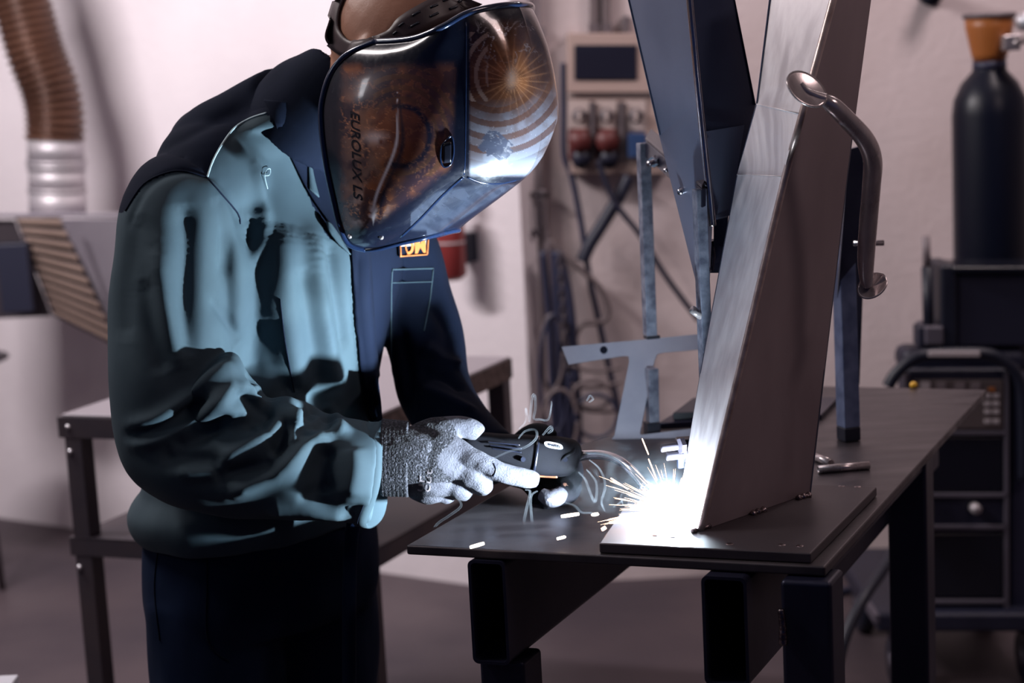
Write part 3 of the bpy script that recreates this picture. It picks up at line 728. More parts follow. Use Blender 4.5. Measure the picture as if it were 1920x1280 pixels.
# loose threads
mb = MB(); curve_tube(mb, [hit(bv, *q, .004) for q in ((497, 352), (493, 330), (496, 318), (502, 318), (500, 328), (492, 330))], .0005, 6); mb.build('loose_thread', M['thread'], jacket, True)
# chest badge
def patch_on(bv_, quad, name, mt, par, off, n=8, th_=.0012):
    mb = MB(); vs = []; fs = []
    for i in range(n + 1):
        for j in range(n + 1):
            u_, v_ = i / n, j / n; x = (1 - u_) * (1 - v_) * quad[0][0] + u_ * (1 - v_) * quad[1][0] + u_ * v_ * quad[2][0] + (1 - u_) * v_ * quad[3][0]
            y = (1 - u_) * (1 - v_) * quad[0][1] + u_ * (1 - v_) * quad[1][1] + u_ * v_ * quad[2][1] + (1 - u_) * v_ * quad[3][1]
            vs.append(hit(bv_, x, y, off) or P(x, y, 2.7))
    for i in range(n):
        for j in range(n): q_ = i * (n + 1) + j; fs.append((q_, q_ + 1, q_ + n + 2, q_ + n + 1))
    o = mb.add(vs, fs).build(name, mt, par, True); s_ = o.modifiers.new('thick', 'SOLIDIFY'); s_.thickness = th_; s_.offset = 0; return o
patch_on(bv, [(741, 440), (797, 438), (796, 479), (744, 483)], 'badge', M['cloth_shade_trim'], jacket, .004)
patch_on(bv, [(744, 452), (794, 450), (793, 461), (745, 463)], 'badge_band', M['badge'], jacket, .0055, 4)
text_on(bv, 'OM', (752, 479), (793, 475), (750, 452), 'badge_letters', M['orange'], jacket, .0072, .03)
for a_, b_ in (((743, 481), (796, 478)), ((742, 441), (744, 481)), ((797, 440), (796, 477))):
    MB().tube([hit(bv, a_[0] + (b_[0] - a_[0]) * t_ / 6, a_[1] + (b_[1] - a_[1]) * t_ / 6, .0065) for t_ in range(7)], .0010, 6).build('badge_border', M['orange'], jacket, True)

# shells: cuff, collar
def band(loops, name, mt, par, thick=.0025, closed=True):
    n = len(loops[0]); vs = [q for l in loops for q in l]; fs = []
    for i in range(len(loops) - 1):
        for j in range(n if closed else n - 1): fs.append((i * n + j, i * n + (j + 1) % n, (i + 1) * n + (j + 1) % n, (i + 1) * n + j))
    me = bpy.data.meshes.new(name); me.from_pydata([tuple(v_) for v_ in vs], [], fs); me.update(calc_edges=True); o = link(me, name, mt, par, True)
    s_ = o.modifiers.new('thick', 'SOLIDIFY'); s_.thickness = thick; s_.offset = 0; return o
def cuff_loop(x0, y0, x1, y1, D, dep, n=40):      # top px, bottom px
    a_ = P(x0, y0, D); b_ = P(x1, y1, D); c = (a_ + b_) / 2; u_ = (b_ - a_) / 2
    return [c + u_ * math.cos(2 * math.pi * j / n) * 1.0 + V((.15, 1, 0)).normalized() * dep * math.sin(2 * math.pi * j / n) + V((.006, 0, 0)) * math.sin(6 * math.pi * j / n) for j in range(n)]
cl = [cuff_loop(655, 800, 655, 968, 2.485, .066), cuff_loop(690, 795, 668, 974, 2.485, .064), cuff_loop(712, 793, 678, 978, 2.485, .062), cuff_loop(714, 790, 680, 982, 2.485, .0635), cuff_loop(742, 793, 702, 986, 2.485, .062)]
band(cl, 'cuff', M['cloth'], jacket, .003)
mb = MB(); mb.tube([V(q) for q in cuff_loop(720, 791, 686, 984, 2.485, .0650)][:], .0007, 6, False); mb.build('cuff_stitch', M['cloth_shade_trim'], jacket, True)
# collar standing round the neck, its shade painted in as dark cloth
mb = MB(); pxtube(mb, [(560, 246, 2.645, .088), (590, 205, 2.63, .080), (618, 172, 2.61, .070), (640, 146, 2.60, .060), (648, 136, 2.60, .056)], 36, 8)
cm = remesh(mb, .0045, 3); a_ = arr(cm); n_ = arr(cm, 'no'); setarr(cm, a_ + n_ * (.0025 * wob(a_, (50, 40, 60), 2.0))[:, None]); link(cm, 'collar', M['cloth_shade_trim'], jacket, True)
def surf_strip(bv_, up_, lo_, name, mt, par, off=.003, n=10, rows_=5, th_=.0025):
    U = cr(up_, n); Lw = cr(lo_, n); rows = []
    for k_ in range(rows_):
        t_ = k_ / (rows_ - 1); rows.append([hit(bv_, a_[0] * (1 - t_) + b_[0] * t_, a_[1] * (1 - t_) + b_[1] * t_, off) or P(a_[0] * (1 - t_) + b_[0] * t_, a_[1] * (1 - t_) + b_[1] * t_, 2.6) for a_, b_ in zip(U, Lw)])
    return band(rows, name, mt, par, th_, False)
surf_strip(bv, [(655, 462), (660, 560), (672, 680), (690, 790)], [(690, 462), (694, 560), (704, 680), (718, 790)], 'placket', M['cloth_shade_trim'], jacket, .004)  # placket in the shade-dark cloth, covering the painted edge
surf_strip(bv, [(500, 190), (520, 240), (545, 300), (572, 356), (600, 400), (640, 455)], [(560, 190), (585, 240), (610, 300), (625, 350), (640, 400), (668, 455)], 'lapel_shade', M['cloth_shade_trim'], jacket, .005)  # dark strip painting the helmet's shade on the chest
surf_strip(bv, [(571, 290), (572, 320), (574, 358)], [(574, 290), (581, 330), (592, 373)], 'lapel_point', M['cloth'], jacket, .0085, 6, 3)
surf_strip(bv, [(606, 420), (612, 440), (640, 470)], [(614, 424), (632, 448), (650, 480)], 'lapel_point', M['cloth'], jacket, .0085, 6, 3)
# collar points: near lapel hanging over the chest
def slab(pxs, name, mt, par, t=.004):
    q_ = [P(*p) for p in pxs]; return MB().prism(q_, V((.3, 1, 0)).normalized() * t).build(name, mt, par, bevel=.001)
if 0: slab([(572, 292, 2.494), (576, 300, 2.492), (592, 372, 2.49), (574, 362, 2.494)], 'lapel_fold', M['cloth'], jacket, .003)
if 0: slab([(606, 420, 2.494), (618, 432, 2.494), (648, 478, 2.492), (640, 470, 2.49), (612, 446, 2.492)], 'lapel_fold', M['cloth'], jacket, .003)

# ------------------------------------------------------------------ trousers and boots
mb = MB()
loft(mb, [(P(487, 955, 2.705), Nb * .172, Lb * .128), (P(490, 1010, 2.71), Nb * .182, Lb * .134), (P(492, 1090, 2.71), Nb * .186, Lb * .136), (P(494, 1150, 2.71), Nb * .180, Lb * .125)], 40)
for s_ in (-1, 1):
    h_ = P(494, 1120, 2.71) + Nb * (.090 * s_); k2 = V((h_.x, h_.y - .01, .48)); an = V((h_.x, h_.y + .02, .10))
    curve_tube(mb, [h_ + Z * .03, h_.lerp(k2, .5), k2, k2.lerp(an, .5), an], [.100, .100, .09, .085, .078], 28)
tm = remesh(mb, .006, 8); co = arr(tm); no = arr(tm, 'no')
setarr(tm, co + no * (.004 * wob(co, (34, 30, 14), .4) + .002 * wob(co, (70, 66, 30), 2.2))[:, None])
trou = link(tm, 'trousers', M['trouser'], person, True); bt_ = bvh_of(tm)
for pts in ([(388, 1000), (388, 1090), (390, 1200), (430, 1240)], [(300, 1010), (290, 1100), (300, 1200)], [(390, 1002), (460, 996), (520, 985)]):
    H_ = hits(bt_, pts, off=.0008)
    if len(H_) > 3: MB().tube(H_, .0011, 6).build('trouser_seam', M['cloth_shade_trim'], trou, True)
for s_ in (-1, 1):
    h_ = P(494, 1120, 2.71) + Nb * (.090 * s_); a_ = V((h_.x, h_.y + .02, 0)); mb = MB()
    curve_tube(mb, [a_ + Z * .15, a_ + Z * .07, a_ + Z * .045 + Lb * .05, a_ + Z * .042 + Lb * .13, a_ + Z * .035 + Lb * .19], [.055, .052, .048, .045, .025], 18)
    bo = remesh(mb, .006, 4); c_ = arr(bo); c_[:, 2] = np.maximum(c_[:, 2], .0); setarr(bo, c_); link(bo, 'boot', M['boots'], person, True)

# ------------------------------------------------------------------ gloves
mb = MB(); near_hand(mb); gm = remesh(mb, .0021, 5)
co = arr(gm); no = arr(gm, 'no'); setarr(gm, co + no * (.0006 * wob(co, (240, 220, 230), .5))[:, None])
glv = link(gm, 'glove', M['glove'], person, True, label='grey coated glove on the near hand, index finger along the torch')
gb = bvh_of(gm)
# knitted wrist with ribs
kl = []
for i in range(15):
    x = 716 + i * 3.6 - 0; t_ = i / 14; rr = .0425 + .0009 * (i % 2) - .001 * t_
    c = P(x, 857 + t_ * 3, 2.475); kl.append([c + _u * math.cos(2 * math.pi * j / 40) * (rr + .008) + V((0, 1, 0)) * math.sin(2 * math.pi * j / 40) * rr for j in range(40)])
band(kl, 'knit_wrist', M['knit'], glv, .002)
# knitted back of the hand: faces of the glove left of the finger coating get the knit
gm.materials.append(M['knit'])
for p_ in gm.polygons:
    x, y = pix(p_.center)
    if x < 838 - 18 * math.sin(y * .06) and y < 905: p_.material_index = 1
text_on(gb, 'ur', (793, 921), (798, 893), (783, 919), 'glove_print', M['gprint'], glv, .0008)
text_on(gb, 'cut', (806, 922), (811, 880), (796, 920), 'glove_print', M['gprint'], glv, .0008)
for pts in ([(925, 868), (930, 880), (925, 893)],):
    H_ = hits(gb, pts, off=.0002)
    if len(H_) > 3: MB().tube(H_, .0007, 6).build('knuckle_crease', M['black'], glv, True)
mb = MB(); far_hand(mb); fm = remesh(mb, .0024, 5); link(fm, 'glove', M['torch'], person, True, label='black glove on the far hand, steadying the torch')
mb = MB(); mb.tube([P(930, 852, 2.63), P(955, 864, 2.60)], .034, 24); mb.build('knit_wrist', M['black'], person, True)
mb = MB(); pxtube(mb, [(1016, 926, 2.494, .009), (1032, 934, 2.487, .0125), (1046, 930, 2.489, .0125), (1054, 920, 2.495, .009)], 14); mb.build('glove_fingertip', M['glove'], person, True, label='pale grey coated fingertip of the far glove')

# ------------------------------------------------------------------ welding helmet (clothing of the person)
hel = None
# rows from brow to chin; columns: rim, side1, side2, fold, front1, front centre;  (px, py, lateral)
ROWS = [
 [(704, 78, .105), (775, 72, .110), (830, 50, .108), (876, 25, .084), (930, 12, .045), (972, 8, 0)],
 [(654, 100, .112), (730, 100, .120), (810, 85, .116), (876, 62, .088), (940, 40, .048), (984, 40, 0)],
 [(622, 135, .115), (700, 140, .126), (790, 130, .122), (875, 118, .092), (955, 95, .052), (1000, 100, 0)],
 [(604, 190, .116), (680, 195, .130), (780, 190, .126), (874, 180, .096), (965, 160, .055), (1014, 172, 0)],
 [(603, 240, .116), (680, 245, .130), (780, 242, .126), (874, 236, .096), (968, 228, .056), (1017, 238, 0)],
 [(612, 310, .112), (680, 315, .126), (775, 312, .122), (873, 300, .092), (950, 296, .052), (1004, 300, 0)],
 [(625, 372, .106), (690, 375, .120), (770, 365, .112), (866, 330, .086), (925, 338, .048), (978, 336, 0)],
 [(638, 425, .098), (690, 425, .110), (762, 405, .100), (835, 368, .076), (895, 368, .044), (940, 350, 0)],
 [(654, 457, .086), (695, 452, .094), (755, 435, .084), (808, 412, .064), (850, 408, .036), (872, 402, 0)],
 [(685, 468, .070), (712, 465, .070), (752, 455, .062), (790, 447, .048), (815, 440, .026), (830, 436, 0)],
]
def lat(row): return [tuple(HPd(x, y, d)) for x, y, d in row]
K = [[np.array(q) for q in lat(r)] for r in ROWS]
nx, ny = 20, 22
cols = [cr([tuple(q) for q in r], nx) for r in K]; ncol = len(cols[0])
grid = [cr([tuple(cols[i][j]) for i in range(len(K))], ny) for j in range(ncol)]; nrow = len(grid[0])
G_ = np.array(grid).transpose(1, 0, 2)            # row, col, xyz
nh = np.array(Nh); P0_ = np.array(HP0)
Mir = G_ - 2 * ((G_ - P0_) @ nh)[..., None] * nh
full = np.concatenate([G_, Mir[:, -2::-1]], 1)
nr, ncl = full.shape[:2]; vs = full.reshape(-1, 3); fs = [(i * ncl + j, i * ncl + j + 1, (i + 1) * ncl + j + 1, (i + 1) * ncl + j) for i in range(nr - 1) for j in range(ncl - 1)]
hm = bpy.data.meshes.new('helmet_shell'); hm.from_pydata(vs.tolist(), [], fs)
bm = bmesh.new(); bm.from_mesh(hm); bmesh.ops.subdivide_edges(bm, edges=bm.edges, cuts=1, use_grid_fill=True); bmesh.ops.recalc_face_normals(bm, faces=bm.faces); bm.to_mesh(hm); bm.free()
hm.polygons.foreach_set('use_smooth', [True] * len(hm.polygons))
hb = bvh_of(hm)
# printed graphic as a colour attribute (flat print: rings, marbling, lightning)
hv = arr(hm); pxs = np.array([pix(q) for q in hv]); latd = (hv - P0_) @ nh
latm = np.abs(latd)
# mirror far-side points to near side so the print is symmetric
hv2 = hv.copy(); fs_ = latd < -.045; hv2[fs_] = hv[fs_] - 2 * latd[fs_, None] * nh
pxs = np.array([pix(q) for q in hv2]); X_, Y_ = pxs[:, 0], pxs[:, 1]
def vnoise(x, y, seed):
    rs = np.random.RandomState(seed); T = rs.rand(64, 64); xi = np.floor(x).astype(int); yi = np.floor(y).astype(int); fx = x - xi; fy = y - yi
    fx = fx * fx * (3 - 2 * fx); fy = fy * fy * (3 - 2 * fy); g = lambda a_, b_: T[a_ % 64, b_ % 64]
    return (g(xi, yi) * (1 - fx) + g(xi + 1, yi) * fx) * (1 - fy) + (g(xi, yi + 1) * (1 - fx) + g(xi + 1, yi + 1) * fx) * fy
def fbm(x, y, s, seed, o=4): return sum(vnoise(x / s * 2 ** i, y / s * 2 ** i, seed + i) / 2 ** i for i in range(o)) / sum(1 / 2 ** i for i in range(o))
def sst(a_, b_, x): t_ = np.clip((x - a_) / (b_ - a_), 0, 1); return t_ * t_ * (3 - 2 * t_)
base = np.array([.006, .008, .018]); brown = np.array([.16, .055, .022]); orange = np.array([.42, .17, .07]); white = np.array([.52, .50, .55])
colr = np.tile(base, (len(X_), 1)); n1 = fbm(X_, Y_, 60, 3); n2 = fbm(X_, Y_, 28, 11); n3 = fbm(X_ + 40 * n1, Y_ + 40 * n2, 18, 21)
def mixc(c_, k_, target): return c_ * (1 - k_[:, None]) + target * k_[:, None]
ri = np.abs(n3 - .5); vein = np.clip(1 - ri / .028, 0, 1)
# side: decal region
side = sst(628, 650, X_) * (1 - sst(852, 868, X_ + .05 * Y_)) * sst(108, 135, Y_) * (1 - sst(425, 455, Y_ + (X_ - 640) * .42)) * (1 - sst(-24, 0, (X_ - 655) * .30 + 330 - Y_ + 60 - 300 + 0 * X_) * 0)
side *= 1 - sst(0, 26, (Y_ - 300) - (845 - X_) * .80)
colr = mixc(colr, side * (.10 + .75 * sst(.45, .70, n1) * (.35 + .65 * sst(.4, .6, n3)) * (1 - .45 * sst(735, 790, X_))), brown)
dE = np.hypot((X_ - 752) * 1.05, Y_ - 255)
rings = (np.sin(dE / 3.4) > .15) * sst(58, 74, dE) * (1 - sst(118, 150, dE)) * (X_ > 700) * (Y_ < 330)
colr = mixc(colr, side * np.clip(rings, 0, 1) * .75, np.array([.055, .026, .016]))
colr = mixc(colr, side * (1 - sst(38, 60, np.hypot((X_ - 745), (Y_ - 250) * .9))) * .6, np.array([.10, .030, .014]))
colr = mixc(colr, side * (sst(48, 54, dE) * (1 - sst(58, 64, dE))) * (X_ > 735) * .9, base)
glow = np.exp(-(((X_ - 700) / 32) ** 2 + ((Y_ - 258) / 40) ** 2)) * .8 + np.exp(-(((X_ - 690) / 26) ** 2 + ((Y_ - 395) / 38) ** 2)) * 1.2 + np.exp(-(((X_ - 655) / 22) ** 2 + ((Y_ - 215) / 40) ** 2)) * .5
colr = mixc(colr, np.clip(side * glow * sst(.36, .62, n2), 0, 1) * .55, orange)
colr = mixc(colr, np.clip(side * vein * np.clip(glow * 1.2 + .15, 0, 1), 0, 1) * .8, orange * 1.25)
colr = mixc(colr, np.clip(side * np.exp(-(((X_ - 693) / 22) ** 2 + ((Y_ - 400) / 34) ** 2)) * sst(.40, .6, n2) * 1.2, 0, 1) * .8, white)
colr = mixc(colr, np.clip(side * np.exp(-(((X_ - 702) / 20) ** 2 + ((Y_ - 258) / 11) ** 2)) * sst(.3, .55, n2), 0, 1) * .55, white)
# blade shaped highlight print
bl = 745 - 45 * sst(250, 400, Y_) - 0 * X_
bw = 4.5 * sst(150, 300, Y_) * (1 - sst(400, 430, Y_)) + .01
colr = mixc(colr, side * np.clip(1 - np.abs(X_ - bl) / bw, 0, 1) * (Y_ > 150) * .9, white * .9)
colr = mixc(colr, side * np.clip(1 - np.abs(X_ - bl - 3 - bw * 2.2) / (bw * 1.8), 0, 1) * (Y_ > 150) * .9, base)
# front panel
fr = sst(878, 884, X_) * (1 - sst(322, 334, Y_)) * sst(28, 50, Y_)
colr = mixc(colr, fr * (.25 + .6 * sst(.35, .65, n1)), brown * .45)
dF = np.hypot(X_ - 958, Y_ - 142)
colr = mixc(colr, fr * np.exp(-(dF / 50) ** 2) * (.5 + .5 * sst(.4, .6, n2)), orange)
colr = mixc(colr, fr * np.exp(-(((X_ - 958) / 9) ** 2 + ((Y_ - 145) / 20) ** 2)) * .8, np.array([.6, .45, .38]))
rayk = np.clip(np.sin(np.arctan2(Y_ - 150, X_ - 960) * 24) * 3 - 2, 0, 1) * np.exp(-(dF / 45) ** 2); colr = mixc(colr, fr * rayk * .8, np.array([.7, .35, .18]))
colr = mixc(colr, fr * vein * np.exp(-(((X_ - 940) / 60) ** 2 + ((Y_ - 70) / 40) ** 2)) * .9, white * 1.1)
sil = fr * sst(0, 70, Y_ - 165 + (X_ - 940) * .25) * (1 - np.exp(-(dF / 48) ** 2)); ringF = (np.sin(np.hypot((X_ - 930) * 1.0, (Y_ - 110) * .9) / 3.7) > -.2)
colr = mixc(colr, sil * (.25 + .75 * ringF) * (.55 + .45 * sst(.35, .6, n2)), np.array([.16, .16, .20]))
colr = mixc(colr, fr * sst(285, 318, Y_ + (X_ - 900) * .1) * .9, np.array([.22, .24, .30]))
ringL = fr * (np.sin(np.hypot(X_ - 960, Y_ - 140) / 3.3) > .35) * (X_ < 915) * (Y_ < 190) * (Y_ > 60); colr = mixc(colr, ringL * .6, np.array([.42, .30, .26]))
stk = ((np.abs((X_ - 930) * .75 + (Y_ - 275) * .66) < 25 + 5 * (n2 > .5)) & (np.abs(-(X_ - 930) * .66 + (Y_ - 275) * .75) < 16 + 8 * (n3 > .5))) & (X_ > 886)
colr = mixc(colr, stk * .93, np.array([.045, .052, .085])); colr = mixc(colr, stk * vein * .5, white * .6)
# lower window facet
lw_ = sst(0, 8, Y_ - (338 + np.abs(X_ - 930) * .15)) * sst(0, 10, (Y_ - 300) - (845 - X_) * .80 - 34) * (X_ > 770) * (1 - sst(-4, 4, Y_ - 432 + (X_ - 830) * .62 * (X_ > 800)))
colr = mixc(colr, lw_ * (.55 + .45 * sst(.35, .6, fbm(X_ * .5 + Y_ * .4, (Y_ - X_ * .6) * 1.8, 18, 5))), np.array([.035, .042, .065]))
tx = side * np.exp(-(((X_ - 680) / 42) ** 2 + ((Y_ - 310) / 115) ** 2)) * sst(.30, .62, n2); colr = mixc(colr, np.clip(tx, 0, 1) * .55, np.array([.14, .085, .065]))
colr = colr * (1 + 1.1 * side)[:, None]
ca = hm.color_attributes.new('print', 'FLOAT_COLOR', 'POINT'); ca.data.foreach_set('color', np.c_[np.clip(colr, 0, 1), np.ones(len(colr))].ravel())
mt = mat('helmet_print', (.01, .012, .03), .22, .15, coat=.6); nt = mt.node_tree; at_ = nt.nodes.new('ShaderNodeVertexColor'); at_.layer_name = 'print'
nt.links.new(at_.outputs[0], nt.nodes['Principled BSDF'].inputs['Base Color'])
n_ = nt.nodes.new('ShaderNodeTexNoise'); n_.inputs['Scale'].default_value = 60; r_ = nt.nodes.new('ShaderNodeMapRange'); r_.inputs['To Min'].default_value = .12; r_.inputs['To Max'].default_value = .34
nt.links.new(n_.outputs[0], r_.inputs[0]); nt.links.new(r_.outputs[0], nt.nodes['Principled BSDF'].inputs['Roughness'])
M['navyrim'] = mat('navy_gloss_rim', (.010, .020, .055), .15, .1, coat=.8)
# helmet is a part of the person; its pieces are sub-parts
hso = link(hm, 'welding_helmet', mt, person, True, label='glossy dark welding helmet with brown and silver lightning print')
sd = hso.modifiers.new('thick', 'SOLIDIFY'); sd.thickness = .0035; sd.offset = -1
rim = [V(full[i, 0]) for i in range(0, nr, 3)]; rimf = [V(full[i, -1]) for i in range(0, nr, 3)]
mb = MB(); mb.tube(rim, .0042, 10); mb.build('rim', M['navyrim'], hso, True)
mb = MB(); mb.tube(rimf, .0042, 10); mb.build('rim', M['navyrim'], hso, True)
mb = MB(); mb.tube([V(full[0, j]) for j in range(0, ncl, 3)], .0042, 10); mb.build('brow_rim', M['navyrim'], hso, True)
mb = MB(); mb.tube([V(full[-1, j]) for j in range(0, ncl, 3)], .0038, 10); mb.build('chin_rim', M['navyrim'], hso, True)
H_ = hits(hb, [(874, 40), (874, 120), (873, 220), (872, 300), (870, 328)], off=-.001); mb = MB(); mb.tube(H_[::2], .0014, 8); mb.build('front_seam', M['navyrim'], hso, True)
H_ = hits(hb, [(876, 332), (905, 343), (940, 344), (968, 338)], off=-.001); mb = MB(); mb.tube(H_[::2], .002, 8); mb.build('visor_ledge', M['navyrim'], hso, True)
H_ = hits(hb, [(868, 332), (830, 366), (790, 408), (752, 444)], off=-.001); mb = MB(); mb.tube(H_[::2], .0026, 8); mb.build('lower_ridge', M['navyrim'], hso, True)
H_ = hits(hb, [(838, 262), (846, 255), (850, 268), (850, 290), (844, 308), (832, 312), (826, 298), (828, 275), (838, 262)], off=.0005); mb = MB(); mb.tube(H_, .0014, 8); mb.build('adjuster_ring', M['navyrim'], hso, True)
patch_on(hb, [(832, 268), (846, 264), (846, 303), (832, 305)], 'adjuster_dial', M['blackgloss'], hso, .001, 5, .003)
text_on(hb, 'EUROLUX LS', (657, 208), (663, 373), (674, 211), 'side_lettering', M['blackgloss'], hso, .0006, .012, .2)
for x, y in ((656, 443), (715, 445)):
    c = hit(hb, x, y); MB().ball(c, .0032, 8).build('rivet', M['chrome'], hso, True)
# headband
def head_strip(up_, lo_, name, off=.0035, n=10):
    U = cr(up_, n); Lw = cr(lo_, n); rows = []; Dh = Hc.y - .07
    for k_ in range(5):
        t_ = k_ / 4; rows.append([hit(body_bvh, a_[0] * (1 - t_) + b_[0] * t_, a_[1] * (1 - t_) + b_[1] * t_, off) or P(a_[0] * (1 - t_) + b_[0] * t_, a_[1] * (1 - t_) + b_[1] * t_, Dh + .04) for a_, b_ in zip(U, Lw)])
    return band(rows, name, M['plastic_brown'], hso, .0025, False)
U1 = [(698, 70), (728, 57), (747, 35), (779, 14), (812, -2), (850, -14)]; W1 = [(716, 92), (747, 80), (779, 66), (833, 40), (872, 26), (905, 8)]
head_strip(U1, W1, 'headband')
head_strip([(716, 66), (690, 74), (668, 78), (650, 70), (638, 50), (640, 20), (652, -10)], [(716, 92), (690, 98), (655, 104), (630, 94), (611, 72), (618, 40), (632, -5)], 'rear_strap')
for t_, f0, f1, r_ in ((.22, .42, .62, 2.4), (.34, .3, .4, 2), (.42, .6, .8, 2.4), (.50, .25, .45, 2.4), (.58, .6, .7, 2.2), (.66, .3, .5, 2.4), (.74, .62, .8, 2.4), (.80, .25, .35, 2.2), (.86, .5, .7, 2.4)):
    Uc = cr(U1, 20); Wc = cr(W1, 20); i0 = int(t_ * (len(Uc) - 1)); i1 = min(i0 + 7, len(Uc) - 1)
    a_ = [Uc[i0][k_] * (1 - f0) + Wc[i0][k_] * f0 for k_ in (0, 1)]; b_ = [Uc[i1][k_] * (1 - f0) + Wc[i1][k_] * f0 for k_ in (0, 1)]
    q_ = [hit(body_bvh, a_[0] + (b_[0] - a_[0]) * k_ / 4, a_[1] + (b_[1] - a_[1]) * k_ / 4, .0052) for k_ in range(5)]
    q_ = [x for x in q_ if x is not None]
    if len(q_) > 2: MB().tube(q_, r_ * mpp(2.5), 8).build('band_slot', M['black'], hso, True)
# ------------------------------------------------------------------ torch in the hands
to = thing('welding_torch', 'black welding torch with copper trigger and curved neck held in both gloved hands', 'torch', P(985, 850, 2.515))
def tsec(x, y, D, hh, hw, ang):
    ux = _r * math.cos(ang) - _u * math.sin(ang); up = _r * math.sin(ang) + _u * math.cos(ang)
    return (P(x, y, D), up * hh, V((0, 1, 0)) * hw)
a_ = .08
mb = MB(); loft(mb, [tsec(868, 832, 2.515, .014, .014, a_), tsec(885, 834, 2.515, .018, .018, a_), tsec(930, 842, 2.513, .021, .020, a_), tsec(975, 848, 2.51, .024, .021, .1), tsec(1010, 852, 2.508, .026, .021, .15)], 32, 5, 2.8)
mb.build('handle', M['torch'], to, True)
mb = MB(); loft(mb, [tsec(1004, 852, 2.508, .0265, .0222, .15), tsec(1035, 855, 2.508, .0275, .0225, .2), tsec(1066, 858, 2.508, .0255, .021, .25), tsec(1080, 859, 2.508, .0200, .017, .25), tsec(1086, 859, 2.508, .0130, .012, .25)], 32, 5, 2.8)
mb.build('head_shell', M['torch'], to, True)
mb = MB(); loft(mb, [tsec(1002, 852, 2.508, .0272, .0226, .15), tsec(1007, 852, 2.508, .0272, .0226, .15)], 32, 2, 2.8); mb.build('joint_groove', M['blackgloss'], to, True)
for k_, (x0, y0, x1, y1) in enumerate(((915, 828, 975, 834), (918, 834, 978, 841), (922, 840, 978, 848))):
    mb = MB(); curve_tube(mb, [P(x0, y0, 2.4915), P((x0 + x1) / 2, (y0 + y1) / 2, 2.488), P(x1, y1, 2.4875)], .0011, 8); mb.build('grip_rib', M['blackgloss'], to, True)
MB().tube([P(980, 861, 2.487), P(981, 861, 2.484)], .0034, 12).build('screw_head', M['blackgloss'], to)
MB().tube([P(1059, 861, 2.489), P(1060, 861, 2.4855)], .0034, 12).build('screw_head', M['blackgloss'], to)
mb = MB(); curve_tube(mb, [P(1048, 868, 2.488), P(1060, 856, 2.486), P(1074, 848, 2.490), P(1078, 840, 2.494)], .0016, 8); mb.build('shell_ridge', M['torch'], to, True)
mb = MB(); q_ = [P(1007, 880, 2.492), P(1044, 883, 2.490), P(1046, 897, 2.490), P(1010, 895, 2.492)]; mb.prism(q_, V((0, .022, 0))); mb.build('trigger', M['copper'], to, bevel=.002)
# oval name label
lo0 = P(1038, 835, 2.4865); ux = (P(1056, 838, 2.488) - lo0); uy = (P(1036, 829, 2.4885) - lo0); mb = MB()
ring_ = [lo0 + ux * math.copysign(abs(math.cos(t_)) ** .6, math.cos(t_)) * .95 + uy * math.copysign(abs(math.sin(t_)) ** .8, math.sin(t_)) * 1.0 for t_ in [2 * math.pi * i / 28 for i in range(28)]]
mb.prism(ring_, V((0, .003, 0))); lb_ = mb.build('name_label', M['silver'], to)
text_plane('ewm', lo0 - ux * .62 - uy * .45 - V((0, .0008, 0)), ux * 1.24, uy * .95, 'label_lettering', M['blackgloss'], lb_, .02)
# neck and nozzle
W = G(1262, 978, PZ)
mb = MB(); pxtube(mb, [(1082, 856, 2.508, .0075), (1100, 853, 2.500, .0068), (1130, 853, 2.48, .0066), (1158, 862, 2.455, .0066), (1182, 880, 2.43, .0066), (1200, 900, 2.415, .0068), (1212, 915, 2.405, .0068)], 18)
mb.build('neck', M['edge'], to, True)
mb = MB(); pxtube(mb, [(1208, 910, 2.408, .0088), (1214, 917, 2.403, .0090), (1222, 927, 2.396, .0090), (1238, 945, 2.386, .0083), (1247, 956, 2.380, .0068)], 20, 4); mb.build('nozzle', M['edge'], to, True)
for x, y in ((1212, 915), (1219, 923)):
    Dn = 2.405 if x < 1215 else 2.399; d_ = (P(x + 8, y + 10, Dn - .007) - P(x, y, Dn)).normalized(); MB().tube([P(x, y, Dn), P(x, y, Dn) + d_ * .002], .0099, 18).build('nozzle_ring', M['black'], to, True)
mb = MB(); pxtube(mb, [(872, 832, 2.515, .011), (840, 838, 2.53, .010), (790, 860, 2.55, .010), (730, 890, 2.55, .010), (680, 930, 2.53, .010), (660, 1000, 2.52, .010), (655, 1100, 2.52, .010), (655, 1340, 2.53, .010)], 14)
mb.build('supply_cable', M['trouser'], to, True)

# ------------------------------------------------------------------ arc, sparks, smoke
arc = thing('welding_arc', 'blinding white arc where the torch meets the column foot', 'arc', W)
mb = MB(); mb.ball(W + Z * .011, .0065, 10); mb.build('arc_core', M['arc'], arc, True)
pl_ = bpy.data.lights.new('arc_flash', 'POINT'); pl_.energy = 11; pl_.color = ARC_COL; pl_.shadow_soft_size = .012
po_ = bpy.data.objects.new('arc_flash', pl_); COL.objects.link(po_); po_.location = G(1280, 975, PZ) + Z * .009
setp(po_, arc)
sl_ = bpy.data.lights.new('arc_glare', 'SPOT'); sl_.energy = 108; sl_.color = ARC_COL; sl_.shadow_soft_size = .010; sl_.spot_size = math.radians(158); sl_.spot_blend = .35
so_ = bpy.data.objects.new('arc_glare', sl_); COL.objects.link(so_); so_.location = po_.location.copy()
so_.rotation_euler = V((-.94, -.22, .22)).to_track_quat('-Z', 'Y').to_euler(); setp(so_, arc)
mb = MB(); org = W + Z * .012
